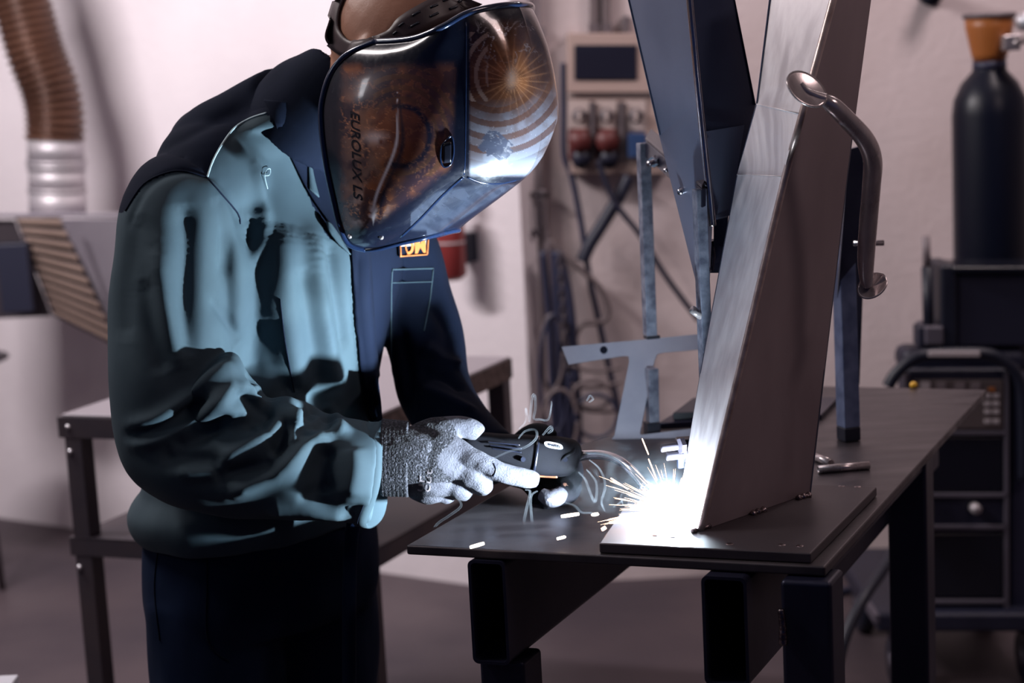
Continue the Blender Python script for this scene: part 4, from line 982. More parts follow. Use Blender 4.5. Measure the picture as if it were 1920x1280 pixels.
for i in range(160):
    if i < 90: an = math.radians(random.gauss(158, 17)); L_ = random.uniform(.05, .13)
    else: an = math.radians(random.uniform(62, 145)); L_ = random.uniform(.03, .10)
    an = min(an, math.radians(182))
    d_ = V((math.cos(an), random.uniform(-.5, .45), max(math.sin(an), .02))).normalized(); s0 = random.uniform(.008, L_ * .6); s1 = min(L_, s0 + random.uniform(.012, .05))
    q = [org + d_ * (s0 + (s1 - s0) * t_) - Z * (1.2 * (s0 + (s1 - s0) * t_) ** 2) for t_ in (0, .5, 1)]
    mb.tube(q, [.00012, random.uniform(.00030, .00062), .0001], 5)
o = mb.build('spark_spray', M['spark'], None, True); tag(o, 'fan of fine orange sparks spraying from the arc', 'sparks', None, 'stuff')
def spark(x0, y0, x1, y1, D, r, label, m_='sparkw'):
    mb = MB(); pxtube(mb, [(x0, y0, D, r * .5), (x0 * .9 + x1 * .1, y0 * .9 + y1 * .1, D, r), (x0 * .1 + x1 * .9, y0 * .1 + y1 * .9, D, r), (x1, y1, D, r * .5)], 10, 4)
    tag(mb.build('spark', M[m_], None, True), label, 'spark', 'large flying sparks')
spark(1052, 968, 1086, 963, 2.30, 0.0021, 'white hot spark flying just below the pale fingertip')
spark(1028, 937, 1058, 936, 2.29, 0.0019, 'white hot spark crossing the pale fingertip of the far glove')
spark(881, 1026, 908, 1018, 2.28, 0.0021, 'white hot spark low over the left front corner of the table')
spark(1044, 1010, 1060, 1006, 2.30, 0.0018, 'small spark close above the middle of the table front edge')
spark(1110, 965, 1122, 963, 2.31, 0.0021, 'short white spark between the far glove and the base plate')
spark(1142, 980, 1190, 976, 2.34, 0.0015, 'long spark skimming the left end of the base plate', 'spark')
spark(1128, 993, 1136, 988, 2.32, 0.0023, 'stubby orange spark just left of the base plate corner', 'spark')
spark(1155, 972, 1185, 970, 2.34, 0.0012, 'thin spark just above the long one by the base plate', 'spark')
spark(1145, 896, 1178, 917, 2.34, 0.0009, 'thin orange spark falling below the torch neck', 'spark')
spark(1204, 822, 1216, 852, 2.34, 0.0008, 'thin orange spark shot high above the torch nozzle', 'spark')
spark(1216, 860, 1232, 900, 2.34, 0.0008, 'thin orange spark climbing just above the torch nozzle', 'spark')

def vol(name, dens, col=(.75, .87, 1.0)):
    mt = bpy.data.materials.new(name); mt.use_nodes = True; N = mt.node_tree.nodes; N.clear()
    o = N.new('ShaderNodeOutputMaterial'); v_ = N.new('ShaderNodeVolumePrincipled'); v_.inputs['Color'].default_value = (*col, 1); v_.inputs['Density'].default_value = dens
    mt.node_tree.links.new(v_.outputs[0], o.inputs['Volume']); return mt, v_
def wisp_mat(name, alpha):
    mt = bpy.data.materials.new(name); mt.use_nodes = True; N = mt.node_tree.nodes; L = mt.node_tree.links; N.clear()
    o = N.new('ShaderNodeOutputMaterial'); mx = N.new('ShaderNodeMixShader'); tr = N.new('ShaderNodeBsdfTransparent'); df = N.new('ShaderNodeBsdfDiffuse'); tl = N.new('ShaderNodeBsdfTranslucent'); m2 = N.new('ShaderNodeMixShader')
    df.inputs[0].default_value = (.85, .9, 1, 1); tl.inputs[0].default_value = (.85, .9, 1, 1); m2.inputs[0].default_value = .5
    nz = N.new('ShaderNodeTexNoise'); nz.inputs['Scale'].default_value = 35; mr = N.new('ShaderNodeMapRange'); mr.inputs['From Min'].default_value = .3; mr.inputs['From Max'].default_value = .7
    mr.inputs['To Min'].default_value = alpha * .3; mr.inputs['To Max'].default_value = alpha * 1.3
    tc = N.new('ShaderNodeTexCoord'); L.new(tc.outputs['Object'], nz.inputs['Vector']); L.new(nz.outputs[0], mr.inputs[0]); L.new(mr.outputs[0], mx.inputs[0])
    L.new(df.outputs[0], m2.inputs[1]); L.new(tl.outputs[0], m2.inputs[2]); L.new(tr.outputs[0], mx.inputs[1]); L.new(m2.outputs[0], mx.inputs[2]); L.new(mx.outputs[0], o.inputs[0]); return mt
M['wisp'] = wisp_mat('smoke_wisp', .017); M['wisp_thin'] = wisp_mat('thin_smoke_wisp', .008)
WISPS = [
 ([(973, 804), (985, 790), (986, 765), (992, 790), (998, 745), (1003, 742), (1004, 765), (1001, 784), (1012, 786), (1028, 786), (1034, 760), (1034, 752)], .0016, 'curling smoke wisp rising above the thumb'),
 ([(1018, 815), (1032, 800), (1035, 806), (1028, 812)], .0018, 'tiny curl of smoke over the torch knuckle'),
 ([(1100, 752), (1106, 742), (1112, 748), (1104, 754)], .0014, 'tiny curl of smoke high in front of the cables'),
 ([(855, 932), (864, 942), (862, 952), (840, 968), (820, 982), (810, 1000), (808, 1022)], .0018, 'smoke wisp trailing down by the left table corner'),
 ([(985, 918), (994, 922), (988, 950), (982, 980), (982, 1000), (990, 1018)], .0018, 'long thin smoke wisp hanging from the index fingertip, left of the pair'),
 ([(1008, 920), (996, 930), (996, 960), (1000, 985), (1012, 990), (1030, 984)], .0017, 'smoke wisp hooking right below the index fingertip'),
 ([(1040, 935), (1060, 942), (1078, 948), (1090, 960), (1110, 962), (1120, 972), (1132, 975), (1138, 966)], .0017, 'smoke wisp looping below the far glove'),
 ([(1085, 885), (1098, 900), (1106, 922), (1116, 940), (1118, 905), (1100, 880)], .0018, 'smoke wisp turning just right of the far glove'),
 ([(1150, 950), (1165, 940), (1178, 925), (1176, 918), (1164, 930), (1168, 945)], .0018, 'smoke wisp twisting below the torch neck'),
 ([(920, 862), (955, 846), (985, 838), (1005, 822), (1004, 806), (985, 808), (972, 822)], .0016, 'smoke wisp drifting across the torch handle'),
 ([(1105, 862), (1125, 880), (1135, 910), (1128, 940), (1134, 958)], .0016, 'smoke wisp falling left of the torch neck'),
]
for i, (pts, r, lab) in enumerate(WISPS):
    mb = MB(); n = len(pts); q = [P(x, y, 2.42 if x > 1030 else 2.44) for x, y in pts]
    curve_tube(mb, q, [r * (.35 + .65 * math.sin(math.pi * (k_ + .5) / n)) for k_ in range(n)], 10, 8)
    tag(mb.build('smoke_wisp', M['wisp_thin' if i in (6, 7, 8, 10) else 'wisp'], None, True), lab, 'smoke', None, 'stuff')
# haze ball added to imitate bloom round the arc
mt, v_ = vol('arc_bloom_haze', 1.0); N = mt.node_tree.nodes; L = mt.node_tree.links
tc = N.new('ShaderNodeTexCoord'); vm = N.new('ShaderNodeVectorMath'); vm.operation = 'LENGTH'; L.new(tc.outputs['Object'], vm.inputs[0])
mr = N.new('ShaderNodeMapRange'); mr.inputs['From Min'].default_value = 0; mr.inputs['From Max'].default_value = .10; mr.inputs['To Min'].default_value = 1; mr.inputs['To Max'].default_value = 0
pw = N.new('ShaderNodeMath'); pw.operation = 'POWER'; pw.inputs[1].default_value = 2.5; ml = N.new('ShaderNodeMath'); ml.operation = 'MULTIPLY'; ml.inputs[1].default_value = .5
L.new(vm.outputs['Value'], mr.inputs[0]); L.new(mr.outputs[0], pw.inputs[0]); L.new(pw.outputs[0], ml.inputs[0]); L.new(ml.outputs[0], v_.inputs['Density'])
mb = MB(); mb.ball((0, 0, 0), .10, 12); o = mb.build('arc_bloom_haze', mt, None, True); o.location = W + Z * .015; tag(o, 'haze ball added for the glow around the arc', 'smoke', None, 'stuff')
mt, v_ = vol('fume', 1.0); N = mt.node_tree.nodes; L = mt.node_tree.links
tc = N.new('ShaderNodeTexCoord'); nz = N.new('ShaderNodeTexNoise'); nz.inputs['Scale'].default_value = 26; nz.inputs['Detail'].default_value = 3; nz.inputs['Distortion'].default_value = 1.4
L.new(tc.outputs['Object'], nz.inputs['Vector']); mr = N.new('ShaderNodeMapRange'); mr.inputs['From Min'].default_value = .5; mr.inputs['From Max'].default_value = .72; mr.inputs['To Min'].default_value = 0; mr.inputs['To Max'].default_value = .9
vm = N.new('ShaderNodeVectorMath'); vm.operation = 'LENGTH'; L.new(tc.outputs['Object'], vm.inputs[0]); m3 = N.new('ShaderNodeMapRange'); m3.inputs['From Min'].default_value = .07; m3.inputs['From Max'].default_value = .0; m3.inputs['To Min'].default_value = 0; m3.inputs['To Max'].default_value = 1
L.new(vm.outputs['Value'], m3.inputs[0]); L.new(nz.outputs[0], mr.inputs[0]); ml = N.new('ShaderNodeMath'); ml.operation = 'MULTIPLY'; L.new(mr.outputs[0], ml.inputs[0]); L.new(m3.outputs[0], ml.inputs[1]); L.new(ml.outputs[0], v_.inputs['Density'])
mb = MB(); mb.ball((0, 0, 0), .07, 12); o = mb.build('weld_fume', mt, None, True); o.location = P(1135, 905, 2.44); tag(o, 'thin blue fume drifting between the far glove and the arc', 'smoke', None, 'stuff')

# ------------------------------------------------------------------ fume extractor on the left wall
DD = LW(80, 300, .34).y
fe = thing('fume_extractor', 'brown ribbed exhaust hose rising from a slotted metal hood on the left wall', 'extractor', LW(100, 600, .2))
cl_ = cr([(8, -80, 0), (38, 0, 0), (66, 95, 0), (92, 165, 0), (102, 215, 0), (103, 262, 0)], 60)
pts_ = [P(x, y, DD) for x, y, _ in cl_]; dist = 0; rad = []
for i, q in enumerate(pts_):
    if i: dist += (pts_[i] - pts_[i - 1]).length
    rad.append(53 * mpp(DD) * (1 + .07 * math.sin(dist / .022 * 2 * math.pi)))
mb = MB(); mb.tube(pts_, rad, 48); mb.build('ribbed_hose', M['hose'], fe, True)
for y0, y1, r in ((262, 300, 52), (300, 306, 56), (306, 318, 54), (318, 352, 52), (352, 358, 55), (358, 402, 53)):
    x0 = 104 + (y0 - 262) * .035; MB().tube([P(x0, y0, DD), P(104 + (y1 - 262) * .035, y1 + .5, DD)], r * mpp(DD), 40).build('sleeve_ring', M['ring'], fe, True)
hx = DD - .02; mpd = mpp(DD)
top = [P(-40, 404, DD - .14), P(240, 398, DD - .14)]
mb = MB(); tb_ = [P(-60, 402, hx - .14), P(245, 402, hx - .14), P(262, 402, hx + .2), P(-60, 402, hx + .2)]
mb.prism([q - Z * .008 for q in tb_], Z * .012); mb.build('hood_top', M['hood'], fe, bevel=.003)
mb = MB(); mb.hexa([P(112, 410, hx - .138), P(245, 410, hx - .138), P(245, 410, hx + .18), P(112, 410, hx + .18)], [P(205, 600, hx - .05), P(250, 660, hx - .05), P(250, 660, hx + .18), P(205, 600, hx + .18)]); mb.build('side_panel', M['hood'], fe, bevel=.002)
qA, qB, qC, qD = (28, 408), (115, 408), (228, 655), (98, 590)
def gq(u_, v_, off): 
    x = (1 - v_) * ((1 - u_) * qA[0] + u_ * qB[0]) + v_ * ((1 - u_) * qD[0] + u_ * qC[0]); y = (1 - v_) * ((1 - u_) * qA[1] + u_ * qB[1]) + v_ * ((1 - u_) * qD[1] + u_ * qC[1]); return P(x, y, hx - .13 + .06 * v_ - off)
mb = MB(); mb.hexa([gq(0, 0, 0), gq(1, 0, 0), gq(1, 1, 0), gq(0, 1, 0)], [gq(0, 0, -.03), gq(1, 0, -.03), gq(1, 1, -.03), gq(0, 1, -.03)]); mb.build('grille_recess', M['slatdark'], fe)
ns = 11
for i in range(ns):
    v0 = (i + .12) / ns; v1 = (i + .68) / ns
    MB().hexa([gq(.04, v0, 0), gq(.96, v0, 0), gq(.96, v1, 0), gq(.04, v1, 0)], [gq(.04, v0, .012), gq(.96, v0, .012), gq(.96, v1, .010), gq(.04, v1, .010)]).build('slat', M['slat'], fe, bevel=.002)
mb = MB(); mb.hexa([P(-60, 412, hx - .12), P(28, 412, hx - .12), P(28, 412, hx + .15), P(-60, 412, hx + .15)], [P(-60, 600, hx - .06), P(96, 592, hx - .06), P(96, 592, hx + .15), P(-60, 600, hx + .15)]); mb.build('hood_box', M['slatdark'], fe, bevel=.003)
mb = MB(); mb.box(P(30, 520, hx - .14), V((.045, 0, 0)), V((0, .02, 0)), Z * .10); mb.build('filter_cover', M['machine'], fe, bevel=.005)
MB().box((LW(60, 470, .0) + P(60, 470, hx + .15)) / 2, V((.05, 0, 0)), V((0, abs(LW(60, 470).y - hx - .15) / 2, 0)), Z * .05).build('wall_bracket', M['hood'], fe)
MB().tube([P(150, 440, hx - .145), P(195, 560, hx - .10)], .004, 8).build('edge_trim', M['hood'], fe)
# ceiling mount of the hose
MB().tube([P(35, 0, DD) + V((-.05, 0, .3)), P(8, -80, DD)], 50 * mpp(DD), 24).build('upper_duct', M['hose'], fe, True)

# ------------------------------------------------------------------ bench behind the welder
K0 = G(115, 776, .85); K2 = G(956, 668, .85); dv = (K2 - K0); exb = ex.copy(); eyb = ey.copy()
det = exb.x * eyb.y - exb.y * eyb.x; sx_ = (dv.x * eyb.y - dv.y * eyb.x) / det; sy_ = (exb.x * dv.y - exb.y * dv.x) / det
bn = thing('workbench', 'grey bolted angle-iron workbench behind the welder near the left wall', 'workbench', V((K0.x + .3, K0.y + .3, 0)))
K1 = K0 + exb * sx_; K3 = K0 + eyb * sy_
MB().prism([q - Z * .006 for q in (K0, K1, K2, K3)], Z * .006).build('bench_top', M['benchtop'], bn, bevel=.002)
def rail(p, q, h, z, mt, t=.006, name='rail'):
    d_ = (q - p).normalized(); n_ = V((-d_.y, d_.x, 0)); c = (p + q) / 2
    MB().box(V((c.x, c.y, z)) + n_ * t, d_ * ((q - p).length / 2), n_ * t, Z * h / 2).build(name, mt, bn, bevel=.001)
rail(K0, K1, .042, .823, M['bench']); rail(K1, K2, .045, .822, M['benchrust']); rail(K3, K2, .042, .823, M['bench']); rail(K0, K3, .042, .823, M['bench'])
lgw = .019
for c, sg in ((K0, (1, 1)), (K1, (-1, 1)), (K2, (-1, -1)), (K3, (1, -1))):
    cc = c + exb * lgw * sg[0] * 1.05 + eyb * lgw * sg[1] * 1.05
    MB().box(V((cc.x, cc.y, .421)), exb * lgw, eyb * lgw, Z * .421).build('leg', M['bench'], bn, bevel=.002)
z2 = .60
zs = [V((q.x, q.y, z2)) for q in (K0, K1, K2, K3)]
MB().prism([q - Z * .004 for q in zs], Z * .004).build('lower_shelf', M['bench'], bn)
for a_, b_ in ((K0, K1), (K1, K2), (K3, K2), (K0, K3)): rail(a_, b_, .038, z2 - .019, M['bench'], .005, 'shelf_rail')
for x, y in ((128, 800), (132, 846), (150, 1063)):
    q = P(x, y, K0.y - .002); MB().tube([q + V((0, .006, 0)), q - V((0, .006, 0))], .0055, 10).build('bolt', M['bolt'], bn, True)
# loose sheet resting on the far right of the bench
# ------------------------------------------------------------------ red canister by the wall corner
q = LW(845, 470, .10)
ext = thing('fire_extinguisher', 'dark red extinguisher on the wall behind the helmet', 'extinguisher', V((q.x, q.y, q.z - .09)))
rr = 28 * mpp(q.y); MB().lathe(V((q.x, q.y, q.z - .075)), [(rr * .6, -.004), (rr, .01), (rr, .16), (rr * .8, .19), (rr * .3, .21)], 28).build('tank', M['red'], ext, True)
MB().lathe(V((q.x, q.y, q.z + .13)), [(.012, 0), (.012, .03), (.02, .032), (.02, .05)], 12).build('valve', M['black'], ext, True)
MB().lathe(V((q.x, q.y, q.z + .02)), [(rr * 1.02, 0), (rr * 1.02, .006)], 28).build('band', M['tag'], ext, True)
MB().box(V((q.x, q.y, q.z)) - nL * .075, dirL * .02, nL * .03, Z * .04).build('wall_bracket', M['black'], ext)

# ------------------------------------------------------------------ socket board on the right wall
sb = thing('socket_board', 'beige electrical board with dark window and three sockets on the back wall', 'electrical board', RW(1140, 330, .05))
def rbox(x0, y0, x1, y1, d0, d1, name, mt, par=None, bev=.004, label=None):
    q = [RW(x0, y0, d0), RW(x1, y0, d0), RW(x1, y1, d0), RW(x0, y1, d0)]; mb = MB()
    return mb.hexa(q, [p_ + V((0, -(d1 - d0), 0)) for p_ in q]).build(name, mt, par or sb, bevel=bev, label=label)
rbox(1062, 62, 1250, 172, 0, .10, 'housing', M['beige']); rbox(1066, 180, 1250, 322, 0, .08, 'socket_housing', M['beige'])
rbox(1062, 172, 1250, 180, 0, .085, 'joint', M['beige2'], bev=.001)
rbox(1077, 84, 1194, 150, .10, .106, 'window', M['smoked'])
for x, mt in ((1086, 'redsock'), (1137, 'redsock'), (1192, 'bluesock')):
    rbox(x - 20, 188, x + 20, 244, .08, .086, 'switch_plate', M['beige2'])
    c = RW(x, 216, .086); MB().tube([c, c - V((0, .018, 0))], 13 * mpp(c.y), 20).build('rotary_knob', M['greyknob'], sb, True)
    kq = [RW(x - 3, 206, .104), RW(x + 3, 206, .104), RW(x + 3, 227, .104), RW(x - 3, 227, .104)]
    MB().prism(kq, V((0, -.006, 0))).build('knob_grip', M['beige2'], sb)
    if mt == 'redsock':
        c = RW(x, 262, .08); MB().tube([c + V((0, .0, 0)), c - V((0, .045, 0))], 21 * mpp(c.y), 24).build('socket_cap', M[mt], sb, True)
        c = RW(x + 2, 285, .06); MB().tube([c, c - V((0, .05, .02))], 17 * mpp(c.y), 20).build('plug', M['machine'], sb, True)
        rbox(x - 20, 240, x + 20, 300, .078, .088, 'socket_flange', M[mt])
    else: rbox(x - 16, 248, x + 18, 294, .08, .12, 'socket_cap', M[mt])
for x in (1111, 1165): rbox(x - 4, 190, x + 4, 300, .08, .10, 'divider', M['greyknob'])
for x in (1113, 1136): rbox(x - 8, -60, x + 8, 46, 0, .03, 'cable_trunk', M['cableg'])
for x in (1113, 1136): rbox(x - 10, 44, x + 10, 64, 0, .04, 'cable_gland', M['greyknob'], bev=.002)
rbox(1167, 30, 1180, 63, 0, .04, 'cable_gland', M['greyknob'])

# ------------------------------------------------------------------ cables and hoses hanging at the wall
def cable(pts, r, mt, name, label, cat='cable', off=.06, grp=None):
    mb = MB(); curve_tube(mb, [RW(x, y, off) for x, y in pts], r, 10, 8); return tag(mb.build(name, M[mt], None, True), label, cat, grp)
cable([(1056, 118), (1057, 200), (1058, 290), (1072, 330), (1090, 420), (1105, 520), (1118, 580), (1140, 680), (1165, 790)], .0085, 'cable', 'power_cable', 'dark cable running down from the left side of the socket board', off=.07)
cable([(1122, 300), (1135, 340), (1160, 390), (1200, 440), (1250, 520), (1310, 600)], .008, 'machine', 'power_cable', 'thin dark cable slanting right from the middle socket', off=.12)
cable([(1180, 330), (1160, 370), (1130, 420), (1105, 460), (1092, 490)], .018, 'machine', 'supply_hose', 'thick dark hose slanting down left below the sockets', 'hose', off=.09)
cable([(1030, 450), (1060, 480), (1095, 510), (1125, 540), (1140, 575), (1135, 600), (1110, 605), (1090, 610), (1075, 640)], .0075, 'cableg', 'air_hose', 'brown hose looping right from the wall hook', 'hose', off=.14)
cable([(1018, 470), (1030, 600), (1038, 760), (1045, 900)], .010, 'cable', 'hanging_cable', 'blue black cable hanging straight down at the left of the bundle', off=.10)
hb_ = []
for k_, (x0, dx) in enumerate(((1044, 12), (1056, 16), (1068, 20))):
    cable([(1040 + 4 * k_, 470), (x0, 560), (x0 + dx * .6, 700), (x0 + dx, 900)], .013 - .001 * k_, 'cable', 'hanging_hose', ('thick navy hose hanging in the cable bundle, leftmost of three', 'thick navy hose hanging in the cable bundle, middle of three', 'thick navy hose hanging in the cable bundle, rightmost of three')[k_], 'hose', off=.10 + .02 * k_, grp='navy hoses in the bundle')
for k_, (cx, cy, rx, ry) in enumerate(((1035, 660, 22, 70), (1040, 700, 28, 110), (1110, 740, 36, 26), (1118, 780, 40, 40), (1050, 790, 34, 60))):
    pts = [(cx + rx * math.cos(t_ * .55), cy + ry * math.sin(t_ * .55)) for t_ in range(12)]
    cable(pts, .0055, 'cable' if k_ % 2 else 'cableg', 'coiled_cable', ['narrow upright cable coil left of the hoses', 'tall cable coil over the left hose', 'flat cable coil right of the hoses, upper one', 'flat cable coil right of the hoses, lower one', 'wide cable coil low in the bundle'][k_], off=.15 + .015 * k_)
for k_, (y0, y1) in enumerate(((685, 690), (722, 716), (755, 770))):
    cable([(1070, y0), (1110, (y0 + y1) / 2 + 8), (1165, y1)], .005, 'cableg', 'cross_cable', ['thin cable crossing right of the hoses, top one', 'thin cable crossing right of the hoses, middle one', 'thin cable crossing right of the hoses, bottom one'][k_], off=.16)
# chain
ch = thing('steel_chain', 'dark steel chain hanging between the wall hoses', 'chain', RW(1056, 470, .19))
for k_ in range(15):
    c = RW(1050 + k_ * .9, 480 + k_ * 15, .19); mb = MB(); ax_ = V((1, 0, 0)) if k_ % 2 else V((0, 1, 0)); ll = 10.5 * mpp(c.y); ww = 5 * mpp(c.y)
    mb.tube([c + Z * ll * math.cos(t_) + ax_ * ww * math.sin(t_) for t_ in [2 * math.pi * j / 12 for j in range(13)]], .0032, 6, False); mb.build('chain_link', M['bench'], ch, True)
# hook rail on the corner
hk = thing('wall_hook', 'rusty steel hook bracket in the wall corner above the hoses', 'hook', RW(1018, 400, .04))
mb = MB(); curve_tube(mb, [RW(1018, 355, .05), RW(1022, 420, .05), RW(1028, 470, .05)], .009, 10); mb.build('bracket_bar', M['pipe'], hk, True)
mb = MB(); mb.tube([RW(996, 363, .06), RW(1030, 364, .06)], .006, 10); mb.build('peg', M['bench'], hk, True)
mb = MB(); curve_tube(mb, [RW(1010, 370, .07), RW(1012, 420, .07), RW(1006, 440, .07), RW(1000, 430, .07)], .005, 10); mb.build('hook', M['bench'], hk, True)

# ------------------------------------------------------------------ gas bottle, welding machine on its cart
BD = 4.4; bx_ = P(1857, 300, BD); k_ = mpp(BD); zt = lambda y: P(1857, y, BD).z
def bc(y): q = P(1857, y, BD); return V((bx_.x, BD, q.z))
gb_ = thing('gas_bottle', 'tall dark gas cylinder with orange valve guard behind the welding machine', 'gas cylinder', V((bx_.x, BD, .30)))
prof = [(62 * k_, .30), (70 * k_, .32), (70 * k_, zt(215)), (66 * k_, zt(185)), (52 * k_, zt(155)), (34 * k_, zt(135)), (30 * k_, zt(128)), (29 * k_, zt(112))]
MB().lathe(V((bx_.x, BD, 0)), prof, 48).build('cylinder_body', M['bottle'], gb_, True)
MB().lathe(V((bx_.x, BD, 0)), [(31 * k_, zt(130)), (31 * k_, zt(114))], 32).build('neck_ring', M['cable'], gb_, True)
gp = [(28 * k_, zt(114)), (32 * k_, zt(100)), (38 * k_, zt(70)), (42 * k_, zt(52)), (43 * k_, zt(32))]
loops = [[V((bx_.x + r * math.cos(2 * math.pi * j / 40), BD + r * math.sin(2 * math.pi * j / 40), z)) for j in range(40)] for r, z in gp]
band(loops, 'valve_guard', M['guard'], gb_, .004)
mb = MB(); mb.tube([V((bx_.x + 45 * k_ * math.cos(2 * math.pi * j / 30), BD + 45 * k_ * math.sin(2 * math.pi * j / 30), zt(29))) for j in range(31)], .006, 8, False); mb.build('guard_rim', M['greyknob'], gb_, True)
c = P(1888, 84, BD - .06); MB().tube([c, P(1925, 74, BD - .08)], .009, 12).build('regulator_stem', M['chrome'], gb_, True)
c = P(1918, 40, BD - .09); MB().tube([c, c - V((0, .03, 0))], 17 * k_, 24).build('pressure_gauge', M['ring'], gb_, True)
MB().tube([c - V((0, .0302, 0)), c - V((0, .031, 0))], 12 * k_, 24).build('gauge_face', M['silver'], gb_, True)
MB().box(P(1895, 80, BD - .06), V((.02, 0, 0)), V((0, .015, 0)), Z * .018).build('valve_block', M['chrome'], gb_, bevel=.004)
for x, y in ((1832, 168), (1812, 190), (1870, 178), (1892, 176)):
    pass
mc = thing('welding_machine', 'dark wheeled welding machine with control panel at the right edge', 'welding machine', V((P(1800, 1180, 4.15).x, 4.2, 0)))
MD = 4.12
def mbx(x0, y0, x1, y1, D, dep, name, mt, bev=.006, label=None, par=None):
    q = [P(x0, y0, D), P(x1, y0, D), P(x1, y1, D), P(x0, y1, D)]; mb = MB()
    return mb.hexa(q, [p_ + V((0, dep, 0)) for p_ in q]).build(name, M[mt], par or mc, bevel=bev, label=label)
mbx(1700, 690, 1895, 1150, MD, .10, 'housing', 'machine', .01)
mbx(1895, 700, 1990, 1150, MD + .01, .10, 'side_cover', 'cable', .01)
mbx(1692, 655, 1930, 700, MD + .02, .10, 'top_cover', 'machine', .02)
mbx(1712, 712, 1882, 805, MD - .01, .012, 'control_panel', 'machinepanel', .004)
for x in (1852, 1868):
    for y in (742, 757, 772, 790): mbx(x - 6, y - 4, x + 6, y + 4, MD - .014, .006, 'button', 'tag', .001)
for x in (1735, 1765, 1800, 1830): mbx(x - 9, 716, x + 9, 730, MD - .014, .006, 'display', 'tag' if x < 1760 else 'pipe', .001)
mbx(1854, 726, 1866, 734, MD - .014, .006, 'button', 'guard', .001, 'orange button')
for y in (808, 925, 985, 1125): mbx(1700, y, 1892, y + 8, MD - .012, .014, 'frame_bar', 'machineframe', .002)
for x in (1697, 1884): mbx(x, 700, x + 9, 1140, MD - .012, .014, 'frame_post', 'machineframe', .002)
mbx(1715, 1000, 1880, 1118, MD - .006, .008, 'lower_panel', 'blackgloss', .002); mbx(1715, 820, 1880, 920, MD - .006, .008, 'middle_panel', 'blackgloss', .002)
c = P(1826, 950, MD - .004); MB().tube([c, c - V((0, .025, 0))], .012, 14).build('connector', M['ring'], mc, True)
mb = MB(); pxtube(mb, [(1665, 725, MD - .02, .014), (1680, 700, MD - .02, .014), (1712, 672, MD - .02, .014), (1745, 664, MD - .02, .014), (1840, 662, MD - .02, .014), (1880, 675, MD - .02, .014), (1908, 705, MD - .02, .014), (1918, 760, MD - .02, .014), (1920, 900, MD - .02, .014)], 12); mb.build('handle', M['black'], mc, True)
mbx(1741, 658, 1838, 669, MD - .040, .006, 'handle_label', 'tag', .002)
mbx(1645, 1150, 1960, 1186, MD - .05, .55, 'cart_base', 'machine', .01)
mbx(1640, 1152, 1650, 1170, MD - .05, .1, 'base_edge', 'machineframe', .002)
def wheel(px, py, D, rpx, wpx):
    c = P(px, py, D); r = rpx * mpp(D); c.z = max(r, r); mb = MB(); w_ = wpx * mpp(D)
    mb.tube([c - V((w_, 0, 0)), c - V((w_ * .9, 0, 0)), c + V((w_ * .9, 0, 0)), c + V((w_, 0, 0))], [r * .9, r, r, r * .9], 28); o = mb.build('wheel', M['black'], mc, True)
    MB().tube([c - V((w_ * 1.1, 0, 0)), c + V((w_ * 1.1, 0, 0))], r * .35, 14).build('hub', M['machineframe'], o, True)
    return c, r
wb = P(1685, 1186, MD)
for wx, wy in ((1685, MD), (1685, MD + .42), (1930, MD), (1930, MD + .42)):
    c = P(wx, 1230, wy); r = (wb.z - .004) / 2 if wb.z > .03 else .05
    cc = V((P(wx, 1230, MD).x, wy, r)); w_ = 16 * mpp(MD); mb = MB()
    mb.tube([cc - V((w_, 0, 0)), cc - V((w_ * .8, 0, 0)), cc + V((w_ * .8, 0, 0)), cc + V((w_, 0, 0))], [r * .9, r, r, r * .9], 28); o = mb.build('wheel', M['black'], mc, True)
    MB().tube([cc - V((w_ * 1.15, 0, 0)), cc + V((w_ * 1.15, 0, 0))], r * .35, 14).build('hub', M['machineframe'], o, True)
    MB().box(V((cc.x, cc.y, wb.z - .0)), V((w_ * 1.2, 0, 0)), V((0, .02, 0)), Z * .012).build('fork', M['machine'], mc)
# wire feeder box on top
wf = thing('wire_feeder', 'black box of the wire feeder on top of the welding machine', 'wire feeder', P(1850, 650, MD + .1))
def wbx(*a): return mbx(*a, par=wf)
q = mbx(1792, 508, 1990, 652, MD + .02, .14, 'case', 'machine', .01, None, wf); mbx(1764, 497, 1796, 652, MD + .01, .14, 'case_end', 'black', .008, None, wf)
mbx(1786, 500, 1990, 512, MD + .0, .14, 'lid', 'blackgloss', .004, None, wf); mbx(1735, 612, 1770, 648, MD + .0, .1, 'latch_box', 'machineframe', .006, None, wf)
rd = thing('spare_torch_handle', 'upright dark torch handle hung left of the wire feeder', 'torch', P(1740, 650, MD + .03))
MB().tube([P(1742, 652, MD + .03), P(1738, 500, MD + .03)], .0125, 14).build('grip', M['black'], rd, True); MB().tube([P(1738, 500, MD + .03), P(1736, 443, MD + .03)], .009, 14).build('swan_neck', M['pipe'], rd, True)
mbx(1722, 612, 1758, 652, MD + .01, .06, 'holder', 'machine', .006, None, rd)
mb = MB(); curve_tube(mb, [P(1705, 950, 4.06), P(1690, 1000, 4.0), P(1660, 1060, 3.9), P(1620, 1120, 3.8), P(1590, 1180, 3.75), P(1572, 1240, 3.72), P(1556, 1330, 3.7)], .0125, 14)
tag(mb.build('ground_cable', M['black'], None, True), 'thick black cable sagging from the welding machine to the floor', 'cable')
o = MB().tube([V((P(1500, 1072, 5).x, RY - .05, .02)), V((P(1700, 1072, 5).x, RY - .05, .02))], .02, 12).build('floor_conduit', M['machine'], None, True); tag(o, 'dark pipe along the foot of the back wall right of the table', 'pipe')
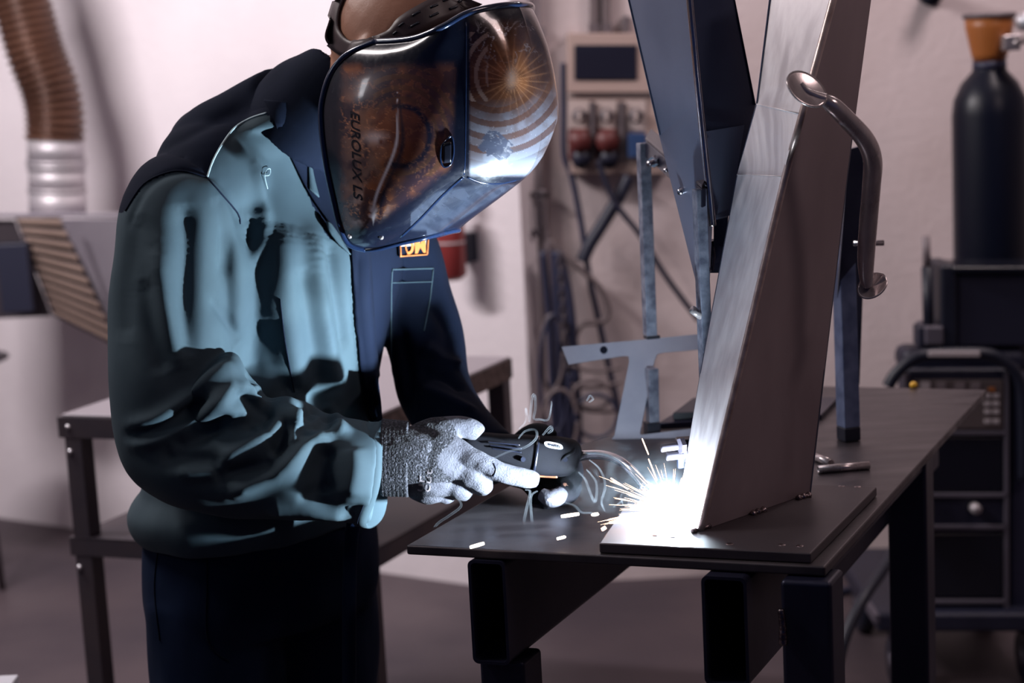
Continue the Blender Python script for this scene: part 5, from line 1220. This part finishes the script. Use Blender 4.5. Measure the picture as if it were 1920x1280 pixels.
mb = MB(); curve_tube(mb, [G(1560, 1112, .012), G(1620, 1102, .012), G(1700, 1104, .012)], .011, 10); tag(mb.build('floor_cable', M['cable'], None, True), 'dark cable lying on the floor just in front of the wall pipe', 'cable')
# small cable reel tangle at machine front
mb = MB(); curve_tube(mb, [P(1722 + 22 * math.cos(t_ * .6), 960 + 40 * math.sin(t_ * .6), 4.04 + .002 * t_) for t_ in range(20)], .009, 10, 6)
tag(mb.build('cable_loop', M['black'], None, True), 'black cable looped on the front of the welding machine', 'cable')
# yellow knob at far table edge
q = G(1713, 726, TZ); o = MB(); o.lathe(q, [(.006, .0), (.007, .004), (.006, .008), (.003, .010)], 16); 
tag(o.build('yellow_cap', M['yellow'], None, True), 'tiny yellow cap at the far edge of the steel table', 'cap')
# lamp fragment at the top edge, and the object end at the left edge
lf = thing('wall_spotlight', 'small black fitting high on the back wall at the top edge', 'fitting', RW(1745, -10, .05))
MB().tube([RW(1745, -12, .0), RW(1745, -12, .10)], 14 * mpp(RY), 18).build('barrel', M['black'], lf, True); MB().tube([RW(1745, -14, .0), RW(1745, -14, .012)], 24 * mpp(RY), 18).build('rose', M['black'], lf, True)
st = thing('side_stand', 'thin dark stand just entering at the left edge', 'stand', G(-60, 1400, 0)) if False else None
q = LW(-8, 668, .5); st = thing('stool', 'dark metal stool whose seat edge just shows at the left edge', 'stool', V((q.x - .12, q.y, 0)))
MB().lathe(V((q.x - .12, q.y, q.z - .01)), [(.15, 0), (.155, .004), (.15, .01)], 32).build('seat', M['bench'], st, True)
for s_, t_ in ((-1, -1), (1, -1), (0, 1)):
    MB().tube([V((q.x - .12 + s_ * .07, q.y + t_ * .07, q.z - .01)), V((q.x - .12 + s_ * .10, q.y + t_ * .10, .0))], .010, 10).build('leg', M['bench'], st, True)
# pale crate corner at bottom left
q = P(-40, 1290, 2.9); o = MB().box(V((q.x - .06, q.y - .03, q.z - .16)), V((.11, 0, 0)), V((0, .09, 0)), Z * .16).build('carton', M['patch'], None, bevel=.003)
for v_ in o.data.vertices:
    if v_.co.z < q.z - .1: v_.co.z = .001
tag(o, 'pale carton whose top just shows in the bottom left corner', 'box')
